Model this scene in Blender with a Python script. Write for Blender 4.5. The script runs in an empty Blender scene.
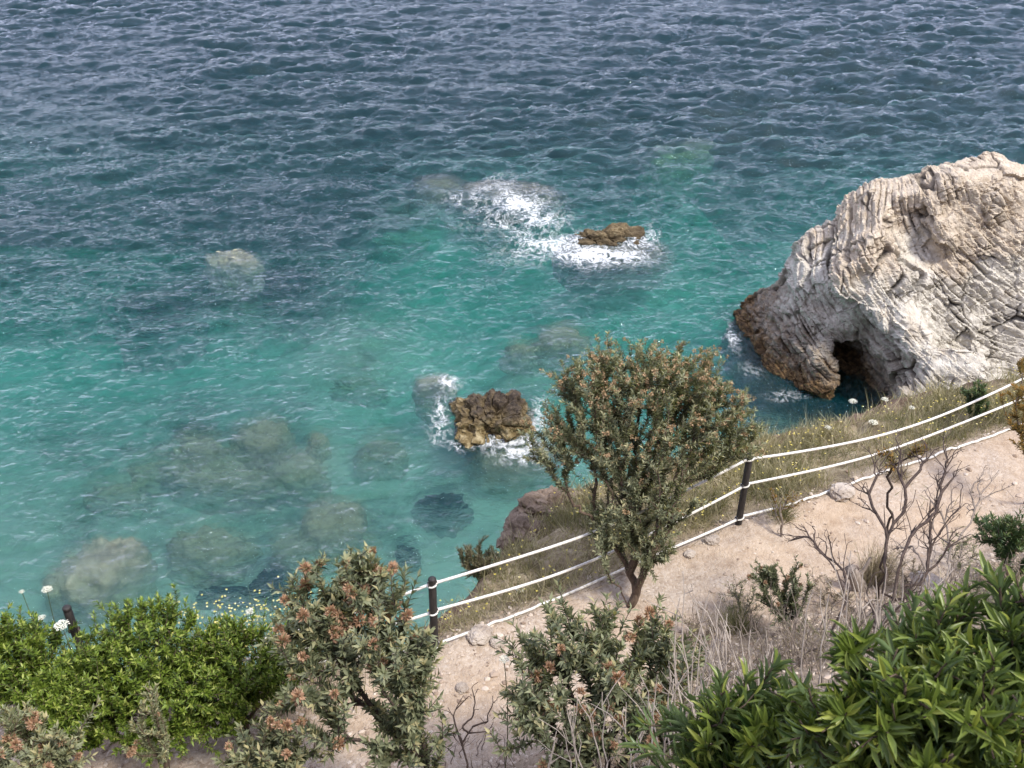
import bpy, math, random
import numpy as np
from mathutils import Vector

rng = np.random.default_rng(7)
random.seed(7)
R = math.radians
scene = bpy.context.scene
COL = scene.collection

# ------------------------------------------------------------------ camera
CAM = np.array([0.0, 0.0, 14.0])
PITCH = R(34.0)
FOC = 1000.0
cp, sp = math.cos(PITCH), math.sin(PITCH)

def ray(px, py):
    u = (px - 512) / FOC
    v = (384 - py) / FOC
    return np.array([u, cp + v * sp, -sp + v * cp])

def Wt(px, py, t):
    return CAM + t * ray(px, py)

def Wz(px, py, z=0.0):
    d = ray(px, py)
    return CAM + d * ((z - CAM[2]) / d[2])

cam = bpy.data.cameras.new('camera')
cam.sensor_width = 36.0
cam.lens = 36.0 * FOC / 1024
cam.clip_end = 5000
cam.clip_start = 0.05
co = bpy.data.objects.new('camera', cam)
co.location = CAM
co.rotation_euler = (math.pi / 2 - PITCH, 0, 0)
COL.objects.link(co)
scene.camera = co
cam.dof.use_dof = True
cam.dof.focus_distance = 14.0
cam.dof.aperture_fstop = 8.0

# ------------------------------------------------------------------ noise
def _h(ix, iy, iz, seed):
    n = (ix.astype(np.uint32) * np.uint32(374761393) + iy.astype(np.uint32) * np.uint32(668265263)
         + iz.astype(np.uint32) * np.uint32(2147483647) + np.uint32(seed * 144665 + 1013))
    n = (n ^ (n >> np.uint32(13))) * np.uint32(1274126177)
    n = (n ^ (n >> np.uint32(16))) * np.uint32(2246822519)
    n = n ^ (n >> np.uint32(15))
    return n.astype(np.float64) / 4294967295.0

def vnoise(p, seed=0):
    i = np.floor(p).astype(np.int64)
    f = p - i
    w = f * f * f * (f * (f * 6 - 15) + 10)
    out = 0
    for dx in (0, 1):
        wx = w[:, 0] if dx else 1 - w[:, 0]
        for dy in (0, 1):
            wy = w[:, 1] if dy else 1 - w[:, 1]
            for dz in (0, 1):
                wz = w[:, 2] if dz else 1 - w[:, 2]
                out = out + wx * wy * wz * _h(i[:, 0] + dx, i[:, 1] + dy, i[:, 2] + dz, seed)
    return out * 2 - 1

def fbm(p, octs=4, seed=0, gain=0.5, lac=2.03):
    a, s, tot = 1.0, 0, 0
    q = p.copy()
    for o in range(octs):
        s = s + a * vnoise(q, seed + o * 17)
        tot += a
        a *= gain
        q = q * lac + 3.7
    return s / tot

def voronoi(p, seed=0):
    i = np.floor(p).astype(np.int64)
    f1 = np.full(len(p), 9.0)
    f2 = np.full(len(p), 9.0)
    cid = np.zeros(len(p))
    for dx in (-1, 0, 1):
        for dy in (-1, 0, 1):
            for dz in (-1, 0, 1):
                a, b, c = i[:, 0] + dx, i[:, 1] + dy, i[:, 2] + dz
                q = np.stack([a + _h(a, b, c, seed), b + _h(a, b, c, seed + 1), c + _h(a, b, c, seed + 2)], 1)
                d = np.sqrt(((q - p) ** 2).sum(1))
                near = d < f1
                f2 = np.where(near, f1, np.minimum(f2, d))
                cid = np.where(near, _h(a, b, c, seed + 3), cid)
                f1 = np.where(near, d, f1)
    return f1, f2, cid

def n2(x, y, seed=0, octs=3, sc=1.0):
    x = np.asarray(x, float)
    y = np.asarray(y, float)
    x, y = np.broadcast_arrays(x, y)
    sh = x.shape
    p = np.stack([x.ravel() * sc, y.ravel() * sc, np.full(x.size, 0.37)], 1)
    return fbm(p, octs, seed).reshape(sh)

def sstep(a, b, x):
    t = np.clip((x - a) / (b - a), 0, 1)
    return t * t * (3 - 2 * t)

def unit(v):
    v = np.asarray(v, float)
    return v / np.maximum(np.linalg.norm(v, axis=-1, keepdims=True), 1e-9)

# ------------------------------------------------------------------ mesh helpers
def mk(name, V, faces, mats=(), midx=None, parent=None, smooth=True, attrs=None, loc=None, link=True):
    """one mesh object out of numpy arrays; faces is a list of (n,k) index arrays"""
    V = np.asarray(V, np.float64)
    me = bpy.data.meshes.new(name)
    faces = [np.asarray(f, np.int64) for f in faces if len(f)]
    loops = np.concatenate([f.ravel() for f in faces])
    tot = np.concatenate([np.full(len(f), f.shape[1]) for f in faces])
    start = np.concatenate([[0], np.cumsum(tot)[:-1]])
    me.vertices.add(len(V))
    me.vertices.foreach_set('co', V.ravel().astype(np.float32))
    me.loops.add(len(loops))
    me.loops.foreach_set('vertex_index', loops.astype(np.int32))
    me.polygons.add(len(tot))
    me.polygons.foreach_set('loop_start', start.astype(np.int32))
    me.polygons.foreach_set('loop_total', tot.astype(np.int32))
    me.polygons.foreach_set('use_smooth', np.full(len(tot), smooth))
    for m in (mats if isinstance(mats, (list, tuple)) else [mats]):
        me.materials.append(m)
    if midx is not None:
        me.polygons.foreach_set('material_index', np.asarray(midx, np.int32))
    if attrs:
        for k, a in attrs.items():
            at = me.attributes.new(k, 'FLOAT', 'POINT')
            at.data.foreach_set('value', np.asarray(a, np.float32))
    me.update(calc_edges=True)
    ob = bpy.data.objects.new(name, me)
    if loc is not None:
        ob.location = loc
    if parent is not None:
        ob.parent = parent
    if link:
        COL.objects.link(ob)
    return ob

def tag(o, label=None, cat=None, group=None, kind=None):
    if label: o['label'] = label
    if cat: o['category'] = cat
    if group: o['group'] = group
    if kind: o['kind'] = kind
    return o

def thing(name, loc, label, cat, group=None):
    o = bpy.data.objects.new(name, None)
    o.empty_display_size = 0.1
    o.location = loc
    COL.objects.link(o)
    return tag(o, label, cat, group)

def grid_faces(nr, nc):
    a = np.arange(nr * nc).reshape(nr, nc)
    return np.stack([a[:-1, :-1], a[:-1, 1:], a[1:, 1:], a[1:, :-1]], -1).reshape(-1, 4)

def surface_nets(f, org, h):
    s = f < 0
    nx, ny, nz = f.shape
    acc = np.zeros((nx - 1, ny - 1, nz - 1, 3), np.float32)
    cnt = np.zeros((nx - 1, ny - 1, nz - 1), np.int8)
    for ax in range(3):
        o1, o2 = [a for a in range(3) if a != ax]
        for b in (0, 1):
            for c in (0, 1):
                off0 = [0, 0, 0]; off0[o1] = b; off0[o2] = c
                off1 = list(off0); off1[ax] = 1
                sl0 = tuple(slice(o, o + n - 1) for o, n in zip(off0, f.shape))
                sl1 = tuple(slice(o, o + n - 1) for o, n in zip(off1, f.shape))
                m = s[sl0] != s[sl1]
                idx = np.nonzero(m)
                t = f[sl0][idx] / (f[sl0][idx] - f[sl1][idx])
                add = np.zeros((len(t), 3), np.float32)
                add[:, o1] = b; add[:, o2] = c; add[:, ax] = t
                acc[idx] += add
                cnt[idx] += 1
    act = np.nonzero(cnt > 0)
    vi = np.full(cnt.shape, -1, np.int64)
    vi[act] = np.arange(len(act[0]))
    V = (np.stack(act, 1) + acc[act] / cnt[act][:, None] ) * h + np.asarray(org)
    Q = []
    for ax in range(3):
        o1, o2 = (ax + 1) % 3, (ax + 2) % 3
        sl0 = [slice(1, -1)] * 3; sl0[ax] = slice(0, f.shape[ax] - 1)
        sl1 = list(sl0); sl1[ax] = slice(1, f.shape[ax])
        a, b = s[tuple(sl0)], s[tuple(sl1)]
        idx = np.stack(np.nonzero(a != b), 1)
        inside_first = a[tuple(idx.T)]
        base = idx.copy()
        for d in range(3):
            if d != ax: base[:, d] += 1
        def cell(d1, d2):
            c = base.copy(); c[:, o1] -= d1; c[:, o2] -= d2
            return vi[c[:, 0], c[:, 1], c[:, 2]]
        q = np.stack([cell(1, 1), cell(0, 1), cell(0, 0), cell(1, 0)], 1)
        q[~inside_first] = q[~inside_first][:, ::-1]
        Q.append(q)
    return V, np.concatenate(Q)

def vnormals(V, Q):
    n = np.zeros_like(V)
    if Q.shape[1] == 4:
        fn = np.cross(V[Q[:, 2]] - V[Q[:, 0]], V[Q[:, 3]] - V[Q[:, 1]])
    else:
        fn = np.cross(V[Q[:, 1]] - V[Q[:, 0]], V[Q[:, 2]] - V[Q[:, 0]])
    for k in range(Q.shape[1]):
        for a in range(3):
            n[:, a] += np.bincount(Q[:, k], fn[:, a], len(V))
    return unit(n)

def split_quads(V, Q):
    """one linear subdivision of a quad mesh"""
    E = np.sort(np.concatenate([Q[:, [0, 1]], Q[:, [1, 2]], Q[:, [2, 3]], Q[:, [3, 0]]]), 1)
    key = E[:, 0] * len(V) + E[:, 1]
    uk, inv = np.unique(key, return_inverse=True)
    e0, e1 = uk // len(V), uk % len(V)
    nV, nE = len(V), len(uk)
    V2 = np.concatenate([V, (V[e0] + V[e1]) / 2, V[Q].mean(1)])
    n = len(Q)
    a, b, c, d = (nV + inv[k * n:(k + 1) * n] for k in range(4))
    ctr = nV + nE + np.arange(n)
    F = np.concatenate([np.stack(x, 1) for x in ((Q[:, 0], a, ctr, d), (a, Q[:, 1], b, ctr), (ctr, b, Q[:, 2], c), (d, ctr, c, Q[:, 3]))])
    return V2, F

_ico = {}
def ico(sub):
    if sub not in _ico:
        import bmesh
        bm = bmesh.new()
        bmesh.ops.create_icosphere(bm, subdivisions=sub, radius=1.0)
        V = np.array([v.co[:] for v in bm.verts])
        F = np.array([[v.index for v in f.verts] for f in bm.faces])
        bm.free()
        _ico[sub] = (V, F)
    return _ico[sub]

# ------------------------------------------------------------------ materials
class NT:
    def __init__(self, name):
        self.m = bpy.data.materials.new(name)
        self.m.use_nodes = True
        self.t = self.m.node_tree
        self.t.nodes.clear()
        self.out = self.t.nodes.new('ShaderNodeOutputMaterial')
    def n(self, typ, **kw):
        nd = self.t.nodes.new(typ)
        ins = kw.pop('ins', {})
        for k, v in kw.items():
            setattr(nd, k, v)
        for k, v in ins.items():
            self.set(nd, k, v)
        return nd
    def set(self, nd, k, v):
        if isinstance(v, bpy.types.NodeSocket):
            self.t.links.new(v, nd.inputs[k])
        elif isinstance(v, tuple) and len(v) == 3 and nd.inputs[k].type == 'RGBA':
            nd.inputs[k].default_value = (*v, 1)
        else:
            nd.inputs[k].default_value = v
    def noise(self, scale, vec=None, detail=4, rough=0.55, dist=0.0):
        nd = self.n('ShaderNodeTexNoise', ins={'Scale': scale, 'Detail': detail, 'Roughness': rough, 'Distortion': dist})
        if vec is not None: self.set(nd, 'Vector', vec)
        return nd.outputs['Fac']
    def vor(self, scale, vec=None, feature='F1', out='Distance', rand=1.0):
        nd = self.n('ShaderNodeTexVoronoi', feature=feature, ins={'Scale': scale, 'Randomness': rand})
        if vec is not None: self.set(nd, 'Vector', vec)
        return nd.outputs[out]
    def ramp(self, fac, stops, interp='LINEAR'):
        nd = self.n('ShaderNodeValToRGB')
        el = nd.color_ramp.elements
        nd.color_ramp.interpolation = interp
        while len(el) < len(stops): el.new(0.5)
        for e, (p, c) in zip(el, stops):
            e.position = p
            e.color = (*c, 1) if isinstance(c, tuple) else (c, c, c, 1)
        self.set(nd, 'Fac', fac)
        return nd.outputs['Color']
    def math(self, op, a, b=0.0, c=None, clamp=False):
        nd = self.n('ShaderNodeMath', operation=op, use_clamp=clamp)
        for i, v in enumerate((a, b) if c is None else (a, b, c)):
            self.set(nd, i, v)
        return nd.outputs[0]
    def mix(self, fac, a, b, blend='MIX'):
        nd = self.n('ShaderNodeMix', data_type='RGBA', blend_type=blend)
        self.set(nd, 0, fac)
        for k, v in ((6, a), (7, b)):
            if isinstance(v, tuple): v = (*v, 1)
            self.set(nd, k, v)
        return nd.outputs[2]
    def maprange(self, v, a, b, c=0.0, d=1.0):
        return self.n('ShaderNodeMapRange', ins={0: v, 1: a, 2: b, 3: c, 4: d}).outputs[0]
    def attr(self, name):
        return self.n('ShaderNodeAttribute', attribute_name=name).outputs['Fac']
    def obj(self):
        return self.n('ShaderNodeTexCoord').outputs['Object']
    def pos(self):
        return self.n('ShaderNodeNewGeometry').outputs['Position']
    def mapping(self, vec, scale=(1, 1, 1), rot=(0, 0, 0)):
        nd = self.n('ShaderNodeMapping', ins={'Scale': scale, 'Rotation': rot})
        self.set(nd, 'Vector', vec)
        return nd.outputs[0]
    def bump(self, h, strength=0.5, dist=0.02, normal=None):
        nd = self.n('ShaderNodeBump', ins={'Strength': strength, 'Distance': dist})
        self.set(nd, 'Height', h)
        if normal is not None: self.set(nd, 'Normal', normal)
        return nd.outputs[0]
    def bsdf(self, color, rough=0.7, normal=None, spec=0.4, **kw):
        nd = self.n('ShaderNodeBsdfPrincipled')
        self.set(nd, 'Base Color', color)
        self.set(nd, 'Roughness', rough)
        self.set(nd, 'Specular IOR Level', spec)
        if normal is not None: self.set(nd, 'Normal', normal)
        return nd.outputs[0]
    def done(self, sh):
        self.t.links.new(sh, self.out.inputs['Surface'])
        return self.m

def leaf_mat(name, c0, c1, c2=None, rough=0.5, trans=0.25, back=None, spec=0.4):
    """tint attribute runs 0..1 from c0 to c1 (and a few leaves at c2)"""
    b = NT(name)
    stops = [(0.0, c0), (0.85, c1)] + ([(1.0, c2)] if c2 else [])
    c = b.ramp(b.attr('tint'), stops)
    if back:
        g = b.n('ShaderNodeNewGeometry')
        c = b.mix(g.outputs['Backfacing'], c, back)
    p = b.bsdf(c, rough, spec=spec)
    tr = b.n('ShaderNodeBsdfTranslucent')
    b.set(tr, 'Color', b.mix(1.0, c, (1.3, 1.35, 0.6), 'MULTIPLY'))
    mx = b.n('ShaderNodeMixShader', ins={0: trans})
    b.t.links.new(p, mx.inputs[1]); b.t.links.new(tr.outputs[0], mx.inputs[2])
    return b.done(mx.outputs[0])

def bark_mat(name, c0, c1):
    b = NT(name)
    o = b.obj()
    n = b.noise(40, b.mapping(o, (1, 1, 0.25)), 5, 0.65)
    return b.done(b.bsdf(b.ramp(n, [(0.3, c0), (0.7, c1)]), 0.85, b.bump(n, 0.6, 0.01), spec=0.2))

M = {}
M['leaf_tree'] = leaf_mat('tree_leaf', (0.09, 0.105, 0.058), (0.31, 0.32, 0.20), (0.42, 0.39, 0.22), 0.6, 0.28)
M['leaf_grey'] = leaf_mat('grey_leaf', (0.075, 0.095, 0.052), (0.27, 0.285, 0.165), (0.40, 0.36, 0.19), 0.6, 0.25)
M['leaf_mastic'] = leaf_mat('mastic_leaf', (0.036, 0.068, 0.010), (0.19, 0.268, 0.038), (0.36, 0.41, 0.10), 0.45, 0.30)
M['leaf_front'] = leaf_mat('front_leaf', (0.026, 0.055, 0.012), (0.19, 0.245, 0.05), (0.26, 0.29, 0.06), 0.36, 0.28, back=(0.135, 0.19, 0.085))
M['leaf_orange'] = leaf_mat('orange_leaf', (0.11, 0.10, 0.035), (0.30, 0.19, 0.05), (0.40, 0.20, 0.05), 0.6, 0.25)
M['leaf_spurge'] = leaf_mat('spurge_leaf', (0.040, 0.080, 0.035), (0.130, 0.185, 0.085), (0.20, 0.24, 0.09), 0.5, 0.2)
M['head'] = leaf_mat('flower_head_bristle', (0.26, 0.14, 0.085), (0.50, 0.32, 0.205), (0.62, 0.47, 0.34), 0.8, 0.2)
M['head_tree'] = leaf_mat('tree_head_bristle', (0.24, 0.15, 0.08), (0.46, 0.32, 0.19), (0.55, 0.43, 0.27), 0.8, 0.2)
M['grass'] = leaf_mat('grass_blade', (0.085, 0.10, 0.04), (0.30, 0.265, 0.165), (0.46, 0.40, 0.28), 0.7, 0.3)
M['straw'] = leaf_mat('straw_blade', (0.16, 0.125, 0.085), (0.38, 0.32, 0.23), (0.50, 0.44, 0.33), 0.8, 0.2)
M['yellow'] = leaf_mat('yellow_petal', (0.45, 0.36, 0.04), (0.62, 0.53, 0.16), (0.8, 0.75, 0.55), 0.7, 0.2)
M['white'] = leaf_mat('white_petal', (0.62, 0.61, 0.52), (0.80, 0.79, 0.72), None, 0.7, 0.2)
M['bark'] = bark_mat('bark_brown', (0.050, 0.035, 0.025), (0.16, 0.115, 0.085))
M['bark_dark'] = bark_mat('bark_dark', (0.028, 0.020, 0.017), (0.115, 0.085, 0.070))
M['bark_pale'] = bark_mat('dead_stalk', (0.24, 0.20, 0.165), (0.50, 0.44, 0.375))
M['bark_grey'] = bark_mat('bark_grey', (0.13, 0.105, 0.085), (0.34, 0.285, 0.24))

# ------------------------------------------------------------------ terrain shape
FX = np.array([-14, -3.6, -0.68, 2.37, 5.85, 9.5, 16.0])
FY = np.array([4.7, 5.7, 6.2, 7.86, 9.5, 10.6, 11.5])
_fx = np.linspace(-14, 16, 601)
_fy = np.interp(_fx, FX, FY)
_k = np.hanning(31); _k /= _k.sum()
_fy[15:-15] = np.convolve(_fy, _k, 'same')[15:-15]
EX = np.array([-14, -2.0, -1.0, -0.45, 0.0, 0.6, 3.5, 5.5, 16])
EE = np.array([0.35, 0.35, 0.45, 0.8, 1.7, 2.3, 1.95, 1.8, 1.8])

def yfence(x): return np.interp(x, _fx, _fy)

def terr(x, y, full=False):
    x = np.asarray(x, float); y = np.asarray(y, float)
    s = (y - yfence(x)) * 0.88
    e = np.interp(x, EX, EE) + 0.22 * n2(x, y * 0.4, 5, 3, 1.3) + 0.1 * n2(x, y, 6, 2, 5)
    w = 1.25 + 0.3 * n2(x, y, 8, 3, 0.9) + 0.12 * sstep(2, 4, x)
    b = -(s + w)
    bank = np.where(b > -2, 0.16 * np.log1p(np.exp(np.clip(b / 0.16, -30, 30))), 0) * 1.05
    bank = np.where(b > 4.5, b * 1.05, bank)
    bank = bank - np.maximum(bank - 5.2, 0) * 0.92
    zz = 6.92 + bank
    shelf = np.clip(s, 0, None)
    zz = zz - 0.36 * np.minimum(shelf, e) - 2.4 * np.maximum(shelf - e, 0) - 0.5 * np.clip(shelf - e + 0.7, 0, 0.7) ** 2
    path = sstep(-w - 0.25, -w + 0.15, s) * (1 - sstep(-0.12, 0.12, s))
    rough = 0.05 + 0.08 * sstep(0.2, 0.8, b) + 0.10 * sstep(0.1, 0.6, s) + 0.25 * sstep(0.0, 0.6, s - e)
    zz = zz + rough * (n2(x, y, 21, 4, 1.7) + 0.6 * n2(x, y, 22, 3, 6.0)) + (1 - path) * 0.02 * n2(x, y, 23, 2, 22)
    zz = np.maximum(zz, -9)
    if full:
        return zz, path, sstep(0.0, 0.3, s), sstep(-0.75, -0.15, s - e)
    return zz

def gz(x, y):
    return float(terr(np.array([x]), np.array([y]))[0])

xs = np.concatenate([[-60, -30, -16], np.arange(-9, 12.01, 0.055), [14, 20, 40, 80]])
ys = np.concatenate([[-40, -15, -6], np.arange(-3, 3, 0.12), np.arange(3, 15.2, 0.055), [16, 18]])
X, Y = np.meshgrid(xs, ys)
Z, PA, SE, CL = terr(X, Y, True)

def terrain_mat():
    b = NT('hillside_soil')
    p = b.pos()
    big = b.noise(1.1, p, 4, 0.6)
    mid = b.noise(7, p, 5, 0.65)
    fine = b.noise(60, p, 4, 0.7)
    st = b.vor(34, p)
    stc = b.vor(34, p, out='Color')
    st2 = b.vor(85, p)
    tan = b.ramp(mid, [(0.25, (0.29, 0.205, 0.135)), (0.55, (0.46, 0.355, 0.255)), (0.85, (0.56, 0.46, 0.35))])
    grit = b.mix(b.math('MULTIPLY', stc, 0.8), (0.30, 0.235, 0.18), (0.62, 0.56, 0.49))
    gravel_mask = b.ramp(b.math('ADD', b.math('MULTIPLY', big, 0.7), b.math('MULTIPLY', fine, 0.5)), [(0.50, 0.0), (0.72, 1.0)])
    path = b.mix(b.math('MULTIPLY', gravel_mask, 0.75), tan, grit)
    soil = b.ramp(mid, [(0.25, (0.13, 0.095, 0.065)), (0.55, (0.30, 0.235, 0.165)), (0.8, (0.46, 0.39, 0.31))])
    soil = b.mix(b.math('MULTIPLY', gravel_mask, 0.55), soil, grit)
    sea = b.ramp(b.noise(5, p, 6, 0.7), [(0.3, (0.11, 0.085, 0.05)), (0.5, (0.25, 0.20, 0.125)), (0.72, (0.42, 0.36, 0.25))])
    clf = b.ramp(b.noise(9, p, 6, 0.75), [(0.28, (0.045, 0.030, 0.022)), (0.5, (0.15, 0.10, 0.07)), (0.75, (0.30, 0.225, 0.165))])
    c = b.mix(b.attr('path'), soil, path)
    c = b.mix(b.attr('sea'), c, sea)
    c = b.mix(b.attr('cliff'), c, clf)
    h = b.math('ADD', b.math('MULTIPLY', st, -0.5), b.math('ADD', b.math('MULTIPLY', st2, -0.3), b.math('MULTIPLY', fine, 0.8)))
    h = b.math('ADD', h, b.math('MULTIPLY', mid, 1.2))
    return b.done(b.bsdf(c, 0.95, b.bump(h, 0.7, 0.025), spec=0.15))

V = np.stack([X.ravel(), Y.ravel(), Z.ravel()], 1)
hill = mk('hillside', V, [grid_faces(*X.shape)], terrain_mat(), attrs={'path': PA.ravel(), 'sea': SE.ravel(), 'cliff': CL.ravel()})
tag(hill, kind='structure')

UW = [
 (95, 563, 88, 52, 'r_pale', 'big pale rounded boulder under water near the lone post', -0.08),
 (232, 257, 56, 22, 'r_pale', 'pale boulder far out under water, alone in the teal', 0.02),
 (262, 300, 110, 26, 'r_dark', 'long dark patch of rock under water below the lone pale boulder', -1.6),
 (205, 548, 86, 40, 'r_olive', 'olive boulder under water right of the big pale rounded one', -0.65),
 (300, 550, 70, 30, 'r_olive', 'flat olive rock under water between two larger boulders', -0.8),
 (335, 522, 70, 42, 'r_olive', 'rounded olive boulder under water above the left flowering shrub', -0.5),
 (441, 509, 58, 30, 'r_dark', 'single dark boulder on bright sand under shallow turquoise water', -1.0),
 (270, 582, 40, 22, 'r_dark', 'dark boulder under water just behind the green bushes', -0.6),
 (408, 553, 26, 12, 'r_dark', 'tiny dark stone under water left of the second fence post', -0.7),
 (225, 596, 60, 14, 'r_dark', 'dark flat stone under water at the crest of the green bushes', -0.8),
 (262, 436, 66, 34, 'r_olive', 'tan olive boulder at the top of the underwater boulder field', -0.45),
 (205, 448, 84, 26, 'r_olive', 'wide brownish boulder left in the underwater boulder field', -0.55),
 (232, 480, 130, 26, 'r_olive', 'long dark olive slab across the underwater boulder field', -0.7),
 (160, 470, 60, 22, 'r_olive', 'low grey green rock at the left of the underwater boulder field', -0.9),
 (120, 498, 70, 22, 'r_olive', 'dim rock lying deep left of the underwater boulder field', -1.0),
 (300, 468, 60, 24, 'r_pale', 'pale tan boulder at the right of the underwater boulder field', -0.5),
 (382, 452, 56, 26, 'r_olive', 'dim olive boulder under water towards the dark craggy rock', -0.8),
 (317, 442, 22, 18, 'r_olive', 'small upright stone under water in the boulder field', -0.5),
 (560, 338, 62, 22, 'r_olive', 'faint grey rock under water just behind the tree crown', -0.45),
 (520, 352, 36, 14, 'r_olive', 'small faint rock under water between craggy rock and tree crown', -0.5),
 (675, 155, 70, 14, 'r_olive', 'pale streak of rock far out under water right of the foam', -0.6),
 (400, 240, 60, 20, 'r_olive', 'deep rock in the bright turquoise left of the foam', -2.0),
 (165, 320, 90, 22, 'r_dark', 'deep dark reef patch at the left under the waves', -1.7),
 (360, 385, 60, 18, 'r_olive', 'deep green rock left of the small pale rock by the craggy one', -1.3),
]

# ------------------------------------------------------------------ seabed
MOUNDS = []
for (px, py, w_, h_, mat, lab, top) in UW + [(493, 402, 84, 50, '', '', .3), (612, 240, 110, 34, '', '', -.1), (505, 187, 125, 36, '', '', -.1), (440, 182, 60, 26, '', '', -.2)]:
    c_ = Wz(px, py, top - .15); t_ = (14 - top) / -ray(px, py)[2]
    rx_ = w_ / 2 / FOC * t_; ry_ = max(h_ / 2 / FOC * t_ / 0.62, 0.2)
    MOUNDS.append((c_[0], c_[1], top - 1.5 * min(rx_ * .9, 1.2), rx_ * 1.9, ry_ * 1.9))

def bed(x, y):
    base = bed0(x, y)
    for (cx, cy_, zt, rx_, ry_) in MOUNDS:
        g = np.exp(-((x - cx) / rx_) ** 2 - ((y - cy_) / ry_) ** 2)
        base = np.maximum(base, base * (1 - g) + zt * g)
    return base

def bed0(x, y):
    d = 0.75 + 0.13 * np.clip(y - 12, 0, 8) + 0.22 * np.clip(y - 20, 0, 60) + 0.40 * np.clip(y - 42, 0, 40) - 1.1 * np.exp(-((x - 6.5) ** 2 / 8 + (y - 19.2) ** 2 / 6))
    d = d + 0.9 * n2(x, y, 31, 3, 0.11) * sstep(14, 26, y) + 0.22 * n2(x, y, 32, 4, 0.5)
    d = d + 2.0 * np.exp(-((x + 15) ** 2 / 90 + (y - 34) ** 2 / 18)) - 1.9 * np.exp(-((x + 4.2) ** 2 / 9 + (y - 25.5) ** 2 / 8))
    return -np.maximum(d, 0.35)

bx = np.concatenate([[-900, -300, -120], np.arange(-48, 52, 0.3), [90, 200, 900]])
by = np.concatenate([[0, 6], np.arange(8, 80, 0.3), [100, 150, 300, 900]])
BX, BY = np.meshgrid(bx, by)
BZ = bed(BX, BY)

def seabed_mat():
    b = NT('seabed_sand')
    p = b.pos()
    a = b.noise(0.16, p, 3, 0.55)
    c = b.noise(0.9, p, 5, 0.62, 0.5)
    sand = b.ramp(c, [(0.3, (0.40, 0.39, 0.30)), (0.65, (0.62, 0.60, 0.48))])
    weed = b.ramp(b.noise(3, p, 5, 0.7), [(0.3, (0.012, 0.016, 0.014)), (0.48, (0.075, 0.075, 0.045)), (0.66, (0.26, 0.235, 0.15))])
    k = b.math('ADD', b.math('MULTIPLY', a, 0.5), b.math('ADD', b.math('MULTIPLY', c, 0.45), b.math('MULTIPLY', b.noise(3.2, p, 5, 0.7, 0.6), 0.22)))
    y = b.n('ShaderNodeSeparateXYZ'); b.set(y, 0, p)
    k = b.math('ADD', k, b.attr('weed'))
    m = b.ramp(k, [(0.635, 0.0), (0.76, 1.0)])
    return b.done(b.bsdf(b.mix(m, sand, weed), 0.95, b.bump(c, 0.6, 0.3), spec=0.1))

REEF = [(230, 475, 130, 60, .16), (300, 540, 120, 40, .16), (260, 300, 110, 30, .24), (200, 185, 240, 45, .24), (60, 190, 130, 50, .22), (460, 90, 140, 30, .2), (330, 170, 120, 26, .24), (650, 170, 160, 30, .10), (700, 90, 200, 40, .14), (500, 440, 60, 30, .12)]
wreef = np.zeros_like(BX)
for (fx, fy, rx, ry, a_) in REEF:
    c_ = Wz(fx, fy, -2.0); ex = abs(Wz(fx + rx, fy, -2.0)[0] - c_[0]); ey = abs(Wz(fx, fy - ry, -2.0)[1] - c_[1])
    wreef = np.maximum(wreef, a_ * np.exp(-(((BX - c_[0]) / ex) ** 2 + ((BY - c_[1]) / ey) ** 2)))
wd = wreef
BZ = BZ + wreef * 2.6 * (np.abs(n2(BX, BY, 36, 4, 0.75)) - 0.12) * sstep(34, 26, BY) + 0.05 * sstep(32, 50, BY) - 0.22 * np.exp(-((BX + 3.5) ** 2 / 14 + (BY - 25) ** 2 / 14)) \
    - 0.12 * sstep(20, 15, BY) + -0.25 * np.exp(-((BX - 6.3) ** 2 / 5 + (BY - 19.3) ** 2 / 5)) + 0.10 * np.exp(-((BX + 4) ** 2 / 14 + (BY - 19.5) ** 2 / 2.5))
sb = mk('seabed', np.stack([BX.ravel(), BY.ravel(), BZ.ravel()], 1), [grid_faces(*BX.shape)], seabed_mat(), attrs={'weed': wd.ravel()})
tag(sb, kind='structure')

# ------------------------------------------------------------------ sea surface
def fft_waves(N, L, lam, seed, wind, spread=2.0, cutoff=0.16, fall=3.55):
    r = np.random.default_rng(seed)
    k1 = np.fft.fftfreq(N, L / N) * 2 * np.pi
    KX, KY = np.meshgrid(k1, k1)
    K = np.hypot(KX, KY); K[0, 0] = 1e-6
    kp = 2 * np.pi / lam
    cosw = (KX * math.cos(wind) + KY * math.sin(wind)) / K
    D = np.abs(cosw) ** spread * (1 + 0.25 * cosw)
    P = np.exp(-1.0 * (kp / K) ** 2) / K ** fall * (D + 0.06) * np.exp(-(K * cutoff / 6.28) ** 2)
    P[0, 0] = 0
    H = np.sqrt(P) * (r.normal(size=(N, N)) + 1j * r.normal(size=(N, N)))
    h = np.fft.ifft2(H).real
    sc = 1.0 / math.sqrt((np.fft.ifft2(1j * KX * H).real ** 2 + np.fft.ifft2(1j * KY * H).real ** 2).mean())   # unit rms slope
    dx = np.fft.ifft2(1j * KX / K * H).real * sc
    dy = np.fft.ifft2(1j * KY / K * H).real * sc
    return np.stack([h * sc, dx, dy], -1), L

def samp(tile, x, y):
    A, L = tile
    N = A.shape[0]
    u = (x / L * N) % N; v = (y / L * N) % N
    i = np.floor(u).astype(int); j = np.floor(v).astype(int)
    fu = (u - i)[..., None]; fv = (v - j)[..., None]
    i1 = (i + 1) % N; j1 = (j + 1) % N; i %= N; j %= N
    return (A[j, i] * (1 - fu) + A[j, i1] * fu) * (1 - fv) + (A[j1, i] * (1 - fu) + A[j1, i1] * fu) * fv

T1 = fft_waves(1024, 53.0, 3.2, 3, R(104), 3.0, 0.16, 3.5)
T2 = fft_waves(1024, 31.0, 0.75, 9, R(94), 4.0, 0.09, 3.8)

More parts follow.
